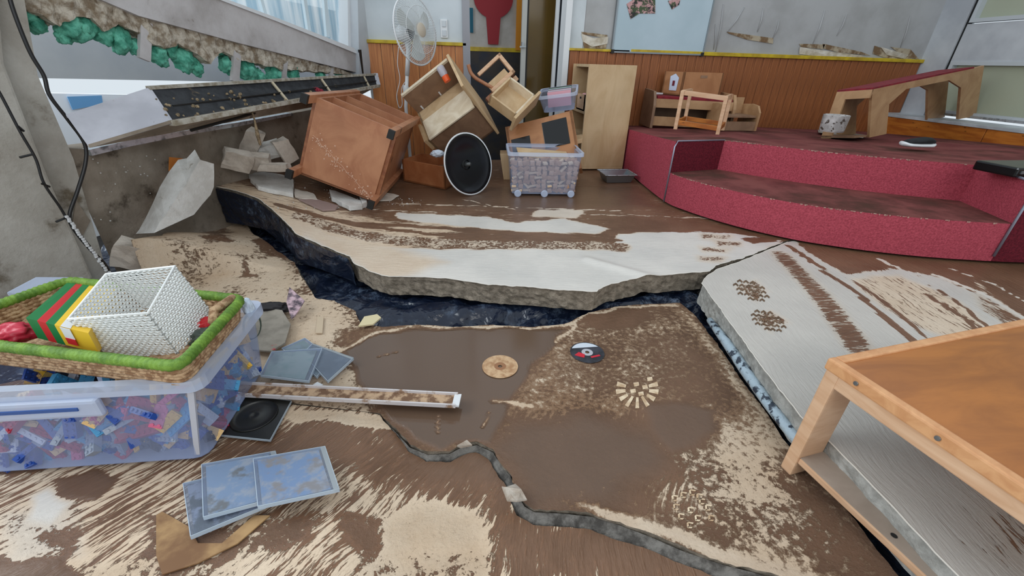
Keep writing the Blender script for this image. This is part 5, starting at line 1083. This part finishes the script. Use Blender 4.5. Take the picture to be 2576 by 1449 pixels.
# small floor crate lid edge behind basket (pale)
# basket
ba = empty('seagrass_basket', (0, 0, .158), None, 'rectangular woven seagrass basket with green corded rim on the clear box', 'basket')
L, D_, h_ = .442, .40, .054
QB = [Vector(p) for p in [(-1.23, .985, 0), (-.583, .802, 0), (-.570, 1.092, 0), (-1.10, 1.25, 0)]]
def brr(z, e, k=.03, n=5):
    out = []; c_ = sum(QB, Vector())/4
    for i in range(4):
        p, q_, r = QB[i-1], QB[i], QB[(i+1) % 4]; u = (p-q_).normalized(); v = (r-q_).normalized(); o_ = -(u+v).normalized()*e*1.4; m0, m1 = q_+u*k+o_, q_+v*k+o_; cc0 = q_+o_
        for j in range(n): t = j/(n-1); P_ = m0*(1-t)**2+cc0*2*t*(1-t)+m1*t*t; out.append(Vector((P_.x, P_.y, z)))
    return out
mb = MB()
for k in range(6):      # coils of braided seagrass
    z = h_-.012-k*.0095; R_ = brr(z, -.004-.0016*k); P = []
    for i in range(len(R_)):
        a, b = R_[i], R_[(i+1) % len(R_)]; n = max(1, int((b-a).length/.008))
        for j in range(n): P.append(lerp(a, b, j/n))
    mb.tube([p+Vector((0, 0, .0015*math.sin(i*2.1+k*PI))) for i, p in enumerate(P)], [.0068*(1+.2*math.sin(i*2.1+k*PI)) for i in range(len(P))], 6, closed=True)
mb.build('woven_wall', seagrass, ba, smooth=True)
MB().add(brr(-.0, -.02), [tuple(range(20))]).build('bottom', seagrass, ba)
mb = MB(); R_ = brr(h_, 0); P = []
for i in range(len(R_)):
    a, b = R_[i], R_[(i+1) % len(R_)]; n = max(1, int((b-a).length/.0035))
    for j in range(n): P.append(lerp(a, b, j/n))
mb.tube(P, [.0125*(1+.09*math.sin(i*1.9)+.03*math.sin(i*.31)) for i in range(len(P))], 10, closed=True); mb.build('corded_rim', grass_g, ba, smooth=True)
MB().tube([lerp(QB[1], QB[2], .62)+Vector((-.02, 0, h_)), lerp(QB[1], QB[2], .75)+Vector((-.035, 0, h_+.008)), lerp(QB[1], QB[2], .99)+Vector((-.02, 0, h_+.006))], .012, 8).build('rim_splice', seagrass, ba, smooth=True)
# striped cardboard box inside
def wpt(x, y, Y): return ony(x, y, Y)
sb = empty('striped_box', wpt(65, 862, .95), None, 'green, red and yellow striped box in the seagrass basket', 'box'); OSB = sb.location.copy()
fl, fr2 = wpt(65, 800, .95)-OSB, wpt(222, 838, .90)-OSB; bl, br2 = wpt(182, 700, 1.28)-OSB, wpt(300, 712, 1.24)-OSB; dn = Vector((0, 0, -.055))
cols = [('green', (20, 120, 64), 0, .18), ('red', (200, 36, 44), .18, .32), ('green', (20, 120, 64), .32, .46), ('yellow', (232, 190, 50), .46, 1.)]
for nm, c1_, t0, t1 in cols:
    a, b, c_, d = lerp(fl, fr2, t0), lerp(fl, fr2, t1), lerp(bl, br2, t1), lerp(bl, br2, t0); MB().hexa([a+dn, b+dn, c_+dn, d+dn, a, b, c_, d]).build('stripe', mat('card_'+nm, c1_, .45), sb)
a, b = lerp(fl, fr2, .56), lerp(fl, fr2, .72); c_, d = lerp(bl, br2, .68), lerp(bl, br2, .56); up = Vector((0, 0, .001)); fo = Vector((-.0, -.002, 0))
MB().prism([a, b, lerp(b, c_, .38), lerp(a, d, .38)], up).build('white_patch', plastic_w, sb); MB().prism([a+fo, b+fo, b+dn*.5+fo, a+dn*.5+fo], (0, -.001, 0)).build('white_patch', plastic_w, sb); MB().prism([a+fo*1.5+dn*.5, b+fo*1.5+dn*.5, b+dn*.8+fo*1.5, a+dn*.8+fo*1.5], (0, -.001, 0)).build('red_patch', mat('card_red', (0, 0, 0)), sb)
# white basket, tipped
Rw = ((.9978, .0498, -.0434), (-.0595, .9631, -.2626), (.0287, .2646, .9639))
wbk = empty('white_wicker_basket', (-.82, .93, .168), Rw, 'white woven square basket tipped on top of the green-rimmed basket', 'basket')
L, D_, h_ = .167, .15, .145
# corners solved so that the open mouth looks up and to the left
mo = [wpt(172, 803, .93), wpt(372, 788, .93), wpt(440, 670, 1.08), wpt(267, 690, 1.08)]; bo_ = [wpt(262, 888, .93), wpt(456, 902, .93), wpt(533, 786, 1.10), wpt(360, 770, 1.10)]
M0 = wbk.matrix_world.inverted(); mo = [M0 @ p for p in mo]; bo_ = [M0 @ p for p in bo_]
def weave(a, b, c_, d, nm, nr, nc):      # a-b mouth edge, d-c bottom edge
    mb = MB(); nrm = (b-a).cross(d-a).normalized()
    for r in range(nr):
        t = (r+.5)/nr; p, q = lerp(a, d, t), lerp(b, c_, t); P = [lerp(p, q, j/(nc*2))+nrm*(.0026*(1 if (j+r) % 2 else -1)) for j in range(nc*2+1)]; mb.tube(P, .0024, 5, cap=False)
    for k in range(nc+1): t = k/nc; mb.tube([lerp(a, b, t), lerp(d, c_, t)], .0013, 4, cap=False)
    tag(mb.build(nm, wicker_w, wbk, smooth=True), None)
for i in range(4): j = (i+1) % 4; weave(mo[i], mo[j], bo_[j], bo_[i], 'woven_side', 19, 12)
weave(bo_[0], bo_[1], bo_[2], bo_[3], 'woven_bottom', 18, 12)
MB().tube(mo, .0035, 8, closed=True).build('rim', wicker_w, wbk, smooth=True); MB().tube(bo_, .003, 8, closed=True).build('base_ring', wicker_w, wbk, smooth=True)
# red things and clear lid
for c1_, x, y, Y, r, l in [((190, 34, 60), 40, 838, .98, .03, 'red plastic lump in the left end of the basket'), ((200, 36, 44), 528, 815, 1.05, .022, 'red plastic piece in the right end of the basket'), ((60, 70, 60), 520, 850, .98, .03, 'dark grey-green lump beside the white basket')]:
    v = blob(ony(x, y, Y), r, x, (1.2, 1, .8)); top('plastic_toy', MB().add(*v), mat('toy_%d' % x, c1_, .4), l, 'toy', smooth=True)
top('box_lid', MB().hexa([wpt(20, 745, 1.25), wpt(95, 705, 1.33), wpt(215, 705, 1.40), wpt(150, 760, 1.3)]+[p+Vector((0, 0, .012)) for p in (wpt(20, 745, 1.25), wpt(95, 705, 1.33), wpt(215, 705, 1.40), wpt(150, 760, 1.3))]), cpr, 'pale translucent box lid behind the green-rimmed basket', 'lid', bev=.003)
v = blob(wpt(625, 775, 1.12), .022, 4, (.6, .6, 1.4)); top('plastic_scrap', MB().add(*v), mat('scrap_blue_white', (206, 220, 236), .35), 'pale blue plastic scrap at the right corner of the basket', 'scrap', smooth=True)

# ---------------------------------------------------------------- litter on the near floor
def onN(x, y, dz=0.): p = onf(x, y, zN); p.z += dz; return p
def sheet(name, pts, m, label, cat, th=.004, lift=.004, wav=0.):
    P = [onN(x, y, lift+(wav*((i*7) % 3)/2)) for i, (x, y) in enumerate(pts)]; return top(name, MB().prism(P, (0, 0, th)), m, label, cat, bev=0)
greyp = mat('grey_paper', (150, 142, 130), .5, (112, 106, 96), 9, c3=(176, 60, 66), s3=7, l3=.62, h3=.66)
sheet('picture_sheet', [(632, 800), (660, 790), (715, 800), (735, 830), (722, 880), (690, 905), (640, 895), (625, 860)], greyp, 'rounded grey printed sheet with red patch right of the basket', 'sheet', .006, .02, .01)
top('cloth_bag', MB().add(*blob(onN(690, 790, .03), .045, 7, (1.5, .7, .45))), mat('black_cloth', (34, 30, 34), .7, (120, 100, 104), 10, lo=.6, hi=.7), 'crumpled black cloth beside the grey sheet and basket', 'cloth', smooth=True)
top('patterned_scrap', MB().prism([onN(x, y, .02+dz) for x, y, dz in [(728, 790, .03), (738, 762, .05), (772, 780, .02), (748, 812, .01), (736, 815, 0)]], (0, 0, .004)), mat('pink_white_scrap', (206, 176, 184), .6, (70, 60, 70), 40), 'pink and white patterned scrap right of the black cloth', 'scrap')
top('dark_ring', MB().tube([onN(640+22*math.cos(a), 838+34*math.sin(a), .03) for a in [2*PI*k/20 for k in range(20)]], .004, 6, closed=True), mat('dark_green_wire', (40, 52, 40), .4), 'dark green wire loop leaning at the basket corner', 'wire', smooth=True)
# jewel cases
cc = clear('case_plastic', (200, 208, 214), .14, .12)
def case(name, corners, art, label, lift=.006, spine=True, booklet=True, m_=None, th=.009):
    P = [onN(x, y, lift+(c3 if len(t_) > 2 else 0)) for t_ in corners for (x, y, c3) in [(t_[0], t_[1], t_[2] if len(t_) > 2 else 0)]]
    o = empty(name, P[0], None, label, 'disc case'); Q = [p-P[0] for p in P]; up = (Q[1]-Q[0]).cross(Q[3]-Q[0]).normalized(); up = up if up.z > 0 else -up
    if booklet: MB().prism([lerp(lerp(Q[0], Q[1], u), lerp(Q[3], Q[2], u), v)+up*.004 for u, v in [(.05, .03), (.90, .03), (.90, .95), (.05, .97)]], up*.0015).build('booklet', art, o)
    MB().prism([q for q in Q], up*.0022).build('base', m_ or cc, o, bev=.001); MB().prism([q+up*(th-.0015) for q in Q], up*.0012).build('cover', m_ or cc, o)
    mb = MB()
    for i in range(4): mb.bar(Q[i]+up*th/2, Q[(i+1) % 4]+up*th/2, .0016, th, up=up)
    mb.build('edge', clear('case_edge', (206, 220, 230), .6, .15), o)
    if spine: MB().prism([lerp(Q[0], Q[1], .93)+up*.0, Q[1], Q[2], lerp(Q[3], Q[2], .93)], up*th).build('spine', mat('spine_grey', (150, 156, 160), .3), o)
    return o
def art(name, cs, scale=14, seed=0):
    k = N(name); v = k.coords(); n1 = k.noise(v, scale, 5, .6); n2 = k.noise(k.coords((1, 1, 1), (.5, .2, seed)), scale*.8, 4, .55); col = k.mix(k.ramp(n1, .42, .58), srgb(cs[0]), srgb(cs[1])); col = k.mix(k.ramp(n2, .5, .62), col, srgb(cs[2])); k.put(k.b.inputs['Base Color'], col); k.b.inputs['Roughness'].default_value = .3; return k.m
case('disc_case', [(467, 1232), (640, 1190, 0), (672, 1288), (487, 1366)], art('art_navy', [(64, 68, 84), (160, 160, 166), (34, 38, 50)], 30, 1), 'dark navy disc case at the bottom left of the three cases in front', .012)
case('disc_case', [(518, 1194), (700, 1160), (735, 1270), (524, 1328)], art('art_blue', [(206, 198, 184), (150, 172, 186), (112, 96, 72)], 24, 2), 'mud-smeared blue and white disc case in the middle of the three in front', .026)
case('disc_case', [(650, 1190), (826, 1158), (862, 1267), (663, 1312)], art('art_sky', [(200, 190, 176), (132, 164, 190), (176, 146, 116)], 24, 3), 'sky blue and brown disc case on the right of the three in front', .04)
case('disc_case', [(712, 888), (770, 862), (835, 912), (800, 960)], art('art_green', [(140, 156, 130), (110, 124, 108), (150, 160, 150)], 14, 4), 'greenish disc case at the back of the pair beside the puddle', .012, False)
case('disc_case', [(765, 905), (790, 880), (892, 916), (828, 975)], art('art_slate', [(96, 104, 108), (70, 78, 86), (120, 126, 120)], 14, 5), 'slate grey disc case on the right, overlapping the pair by the puddle', .018)
case('disc_case', [(690, 905), (815, 897), (782, 980), (662, 965)], art('art_sage', [(150, 168, 146), (176, 182, 160), (120, 130, 122)], 12, 6), 'sage green disc case on top, left one by the puddle', .026, False)
tray = case('disc_tray', [(608, 1000), (735, 1016), (682, 1115), (540, 1100)], None, 'empty black disc tray lying right of the clear brick box', .006, False, False, mat('tray_black', (38, 38, 36), .35), .006)
Q = [onN(x, y, .006)-tray.location for x, y in [(608, 1000), (735, 1016), (682, 1115), (540, 1100)]]; cc_ = (Q[0]+Q[2])/2
MB().lathe([(.058, .009), (.06, .0075), (.04, .0070), (.018, .0072), (.016, .009), (.008, .0095), (.007, .007), (0, .007)], cc_, None, 40).build('disc_seat', mat('tray_black', (0, 0, 0)), tray, smooth=True)
# discs
def disc(x, y, ms, label):
    o = empty('disc', onN(x, y, .002), None, label, 'disc'); MB().lathe([(.0075, .0), (.0075, .0014), (.06, .0014), (.06, 0)], (0, 0, 0), None, 48).build('disc_body', ms[0], o); MB().lathe([(.0075, .0015), (.02, .0015)], (0, 0, 0), None, 32).build('clear_ring', ms[1], o); return o
disc(1258, 923, (mat('silted_disc', (206, 172, 134), .35, (168, 126, 88), 40, c3=(214, 190, 90), s3=16, l3=.66, h3=.7), mat('disc_ring', (150, 104, 70), .3)), 'silt-covered tan disc lying in the brown puddle')
d2 = disc(1477, 888, (mat('dark_disc', (58, 60, 70), .25, (30, 32, 38), 16), mat('disc_ring2', (180, 180, 186), .25)), 'dark printed disc with white and red motif on the mud')
MB().prism([Vector((.056*math.cos(a), .056*math.sin(a), .0016)) for a in [math.radians(30+12*k) for k in range(11)]], (0, 0, .0003)).build('white_print', mat('disc_white', (206, 214, 224), .3), d2)
MB().prism([Vector((-.05, -.012, .0017)), Vector((-.02, -.03, .0017)), Vector((-.012, -.012, .0017)), Vector((-.03, .004, .0017))], (0, 0, .0003)).build('red_print', mat('disc_red', (200, 30, 50), .3), d2)
MB().prism([Vector((.005, -.034, .0017)), Vector((.04, -.026, .0017)), Vector((.038, -.018, .0017)), Vector((.004, -.025, .0017))], (0, 0, .0003)).build('red_print', mat('disc_red', (0, 0, 0)), d2)
# profile strip
pA, pB_ = onN(600, 995, .022), onN(1150, 1026, .026); al = empty('profile_strip', pA, None, 'long white U-profile strip filled with mud, lying across the floor', 'profile strip'); dd = pB_-pA; wv_ = (onN(1148, 1044, .026)-onN(1150, 1014, .026)); wv_ = (wv_-dd.normalized()*wv_.dot(dd.normalized()))
pf = mat('profile_white', (206, 200, 200), .4, (150, 120, 96), 18, lo=.55, hi=.65)
MB().hexa([v for z in (0, .002) for v in (Vector((0, 0, z))-wv_/2, dd+Vector((0, 0, z))-wv_/2, dd+Vector((0, 0, z))+wv_/2, Vector((0, 0, z))+wv_/2)]).build('web', mudl := mat('mud_fill', (196, 164, 132), .7, (120, 88, 64), 34, lo=.42, hi=.6, bump=.6, bscale=80), al)
for s_ in (-1, 1): MB().bar(wv_*.5*s_+Vector((0, 0, .004)), dd+wv_*.5*s_+Vector((0, 0, .004)), .005, .012).build('flange', pf, al)
MB().bar(dd-wv_*.5+Vector((0, 0, .003)), dd+wv_*.5+Vector((0, 0, .003)), .02, .006).build('end_piece', plastic_w, al)
sheet('paper_scrap', [(785, 978), (800, 968), (815, 975), (795, 984)], plastic_w, 'tiny white paper scrap below the sage green case', 'scrap', .002, .01)
sheet('pale_strip', [(795, 842), (800, 800), (815, 802), (812, 842)], mat('dull_strip', (196, 176, 150), .7), 'small pale strip on the mud above the disc cases', 'strip', .004, .004)
sheet('vinyl_fragment', [(903, 830), (918, 806), (950, 800), (960, 808), (940, 825)], mat('cream_vinyl', (214, 200, 160), .6), 'cream vinyl fragment at the edge of the gap', 'fragment', .006, .012)
sheet('cardboard_piece', [(395, 1300), (410, 1290), (480, 1330), (500, 1370), (560, 1370), (640, 1300), (680, 1300), (600, 1370), (500, 1420), (410, 1449), (395, 1400)], mat('wet_cardboard', (176, 140, 94), .7, (120, 84, 52), 9), 'wet brown cardboard piece under the three disc cases', 'cardboard', .003, .002)

# ---------------------------------------------------------------- debris
def jag(pts3, ext, m, name, label, cat='debris', st=.03, amp=.006):
    P = []
    n = len(pts3)
    for i in range(n):
        a, b = pts3[i], pts3[(i+1) % n]; k = max(1, int((b-a).length/st))
        for j in range(k): q = lerp(a, b, j/k); P.append(q+Vector((nz(q, 60), nz(q+Vector((5, 0, 0)), 60), nz(q+Vector((0, 7, 0)), 60)))*amp)
    return top(name, MB().prism(P, ext), m, label, cat, bev=.002, seg=1)
# big white chunk leaning at the parapet
c1_ = [onF(x, y, .16) for x, y in [(490, 378), (500, 380), (535, 412), (537, 490), (500, 560), (425, 585), (380, 580)]]
A = [onF(352, 582, .10), onF(420, 430, .10), onF(492, 378, .10)]
bigc = MB(); front = [onF(x, y, .24) for x, y in [(500, 385), (534, 408), (538, 470), (505, 540), (385, 580)]]
backp = [onF(x, y, .10) for x, y in [(490, 378), (520, 400), (520, 470), (480, 545), (352, 580)]]
left_ = [onF(x, y, .12) for x, y in [(490, 376), (470, 398), (448, 402), (425, 432), (402, 470), (385, 510), (368, 545), (350, 578)]]
rightp = [onF(x, y, .26) for x, y in [(504, 402), (486, 430), (470, 462), (448, 490), (430, 520), (414, 545), (400, 562), (386, 584)]]
rr_ = [onF(x, y, .27) for x, y in [(538, 412), (539, 440), (538, 470), (530, 490), (508, 515), (488, 540), (440, 562), (388, 586)]]
n = len(left_); vs = left_+rightp+rr_+[p-FN*.12+Vector((0, 0, -.02)) for p in rr_]
fs = [(i, i+1, n+i+1, n+i) for i in range(n-1)]+[(n+i, n+i+1, 2*n+i+1, 2*n+i) for i in range(n-1)]+[(2*n+i, 2*n+i+1, 3*n+i+1, 3*n+i) for i in range(n-1)]+[(3*n+i, 3*n+i+1, i+1, i) for i in range(n-1)]+[(0, n, 2*n, 3*n), (n-1, 4*n-1, 3*n-1, 2*n-1)]
bigc.add(vs, fs); top('concrete_block', bigc, conc_white, 'large jagged white concrete block leaning against the parapet', 'debris')
def chunk(px, Y, s, rot, label, m=conc_white, name='concrete_chunk', cut=(1, 1, 1), seed=0):
    rnd = random.Random(seed); bm = bmesh.new(); bmesh.ops.create_cube(bm, size=1); 
    for v in bm.verts: v.co = Vector((v.co.x*s[0]*rnd.uniform(.75, 1.1), v.co.y*s[1]*rnd.uniform(.75, 1.1), v.co.z*s[2]*rnd.uniform(.75, 1.15)))
    bmesh.ops.subdivide_edges(bm, edges=bm.edges, cuts=3, use_grid_fill=True)
    for v in bm.verts: v.co += Vector((nz(v.co+Vector((seed, 0, 0)), 25), nz(v.co+Vector((0, seed, 0)), 25), nz(v.co+Vector((0, 0, seed)), 25)))*.008
    R = Matrix.Rotation(rot[2], 3, 'Z') @ Matrix.Rotation(rot[1], 3, 'Y') @ Matrix.Rotation(rot[0], 3, 'X'); c_ = ony(*px, Y)
    vs = [R @ v.co+c_ for v in bm.verts]; fs = [tuple(v.index for v in f.verts) for f in bm.faces]; bm.free(); return top(name, MB().add(vs, fs), m, label, 'debris')
dirty = mat('dirty_plaster', (206, 196, 184), .9, (170, 158, 146), 8, bump=.4, bscale=40)
chunk((335, 640), 1.98, (.16, .08, .12), (.2, .5, .3), 'dirty pale concrete chunk at the foot of the column', dirty, seed=1)
chunk((598, 402), 2.62, (.14, .08, .11), (.3, .3, .4), 'dotted white plaster chunk, leftmost of the heap by the dresser', dirty, seed=2)
chunk((630, 368), 2.75, (.10, .05, .22), (.2, .6, .2), 'tall pale plaster slab leaning in the heap by the dresser', dirty, seed=3)
chunk((672, 380), 2.8, (.15, .08, .09), (.3, -.15, .1), 'white plaster chunk in the middle of the heap by the dresser', seed=4)
chunk((716, 376), 2.8, (.09, .09, .14), (.1, -.35, .6), 'upright plaster chunk next to the dresser leg', dirty, seed=5)
chunk((690, 420), 2.62, (.16, .06, .035), (.1, 0, -.1), 'flat grey plaster piece below the heap by the dresser', dirty, seed=6)
chunk((645, 405), 2.66, (.16, .08, .09), (.3, .2, .2), 'pale plaster chunk low in the heap left of the dresser', dirty, seed=7)
pl = lambda pts, dz=.0: [onf(x, y, zA)+Vector((0, 0, .003+dz)) for x, y in pts]
jag(pl([(622, 436), (705, 448), (740, 462), (738, 498), (690, 490), (650, 480), (632, 462)]), (0, .01, .022), conc_white, 'plaster_slab', 'long white plaster piece lying left of the dresser foot')
jag(pl([(742, 480), (790, 492), (800, 508), (760, 506), (742, 498)]), (0, 0, .012), dirty, 'plaster_slab', 'small grey plaster flake right of the long white piece')
jag(pl([(752, 506), (800, 506), (852, 522), (845, 532), (812, 534)]), (0, 0, .01), mat('mauve_tile', (150, 128, 122), .6), 'tile_piece', 'flat mauve tile shard on the silt before the dresser', amp=.002)
jag(pl([(830, 488), (870, 500), (908, 516), (912, 528), (880, 532), (835, 508)]), (0, .01, .024), conc_white, 'plaster_slab', 'white plaster piece beside the dresser foot')
jag(pl([(905, 502), (926, 502), (924, 522), (912, 526)]), (0, .01, .03), conc_white, 'plaster_slab', 'small white plaster cube against the dresser foot', amp=.002)
jag(pl([(945, 494), (968, 488), (1004, 494), (985, 506), (950, 508)]), (0, 0, .006), dirty, 'plaster_slab', 'thin grey plaster flake right of the dresser foot')
top('orange_fragment', MB().prism([onF(x, y, .05) for x, y in [(425, 395), (455, 398), (470, 410), (440, 440), (424, 430)]], FN*.01), mat('orange_bit', (206, 124, 50), .6), 'small orange fragment behind the large white block', 'fragment')
# crumbs of plaster along the parapet and floor
mb = MB(); mb2 = MB(); random.seed(31)
for k in range(160):
    x, y = random.choice([(random.uniform(230, 560), random.uniform(380, 560)), (random.uniform(720, 930), random.uniform(470, 535)), (random.uniform(880, 1060), random.uniform(500, 520))])
    p = onF(x, y, .006) if x < 400 else onf(max(x, 700), min(y, 525), zA)+Vector((0, 0, .003)); s_ = random.uniform(.0008, .0026); (mb2 if x < 400 else mb).box((-s_, -s_, -s_), (s_, s_, s_), Matrix.Rotation(random.random()*3, 3, 'Z'), p)
tag(mb2.build('plaster_specks', conc_white, wl), None, None, None, 'stuff')
tag(top('plaster_crumbs', mb, conc_white, 'scattered small white plaster crumbs by the parapet and dresser', 'debris'), kind='stuff')
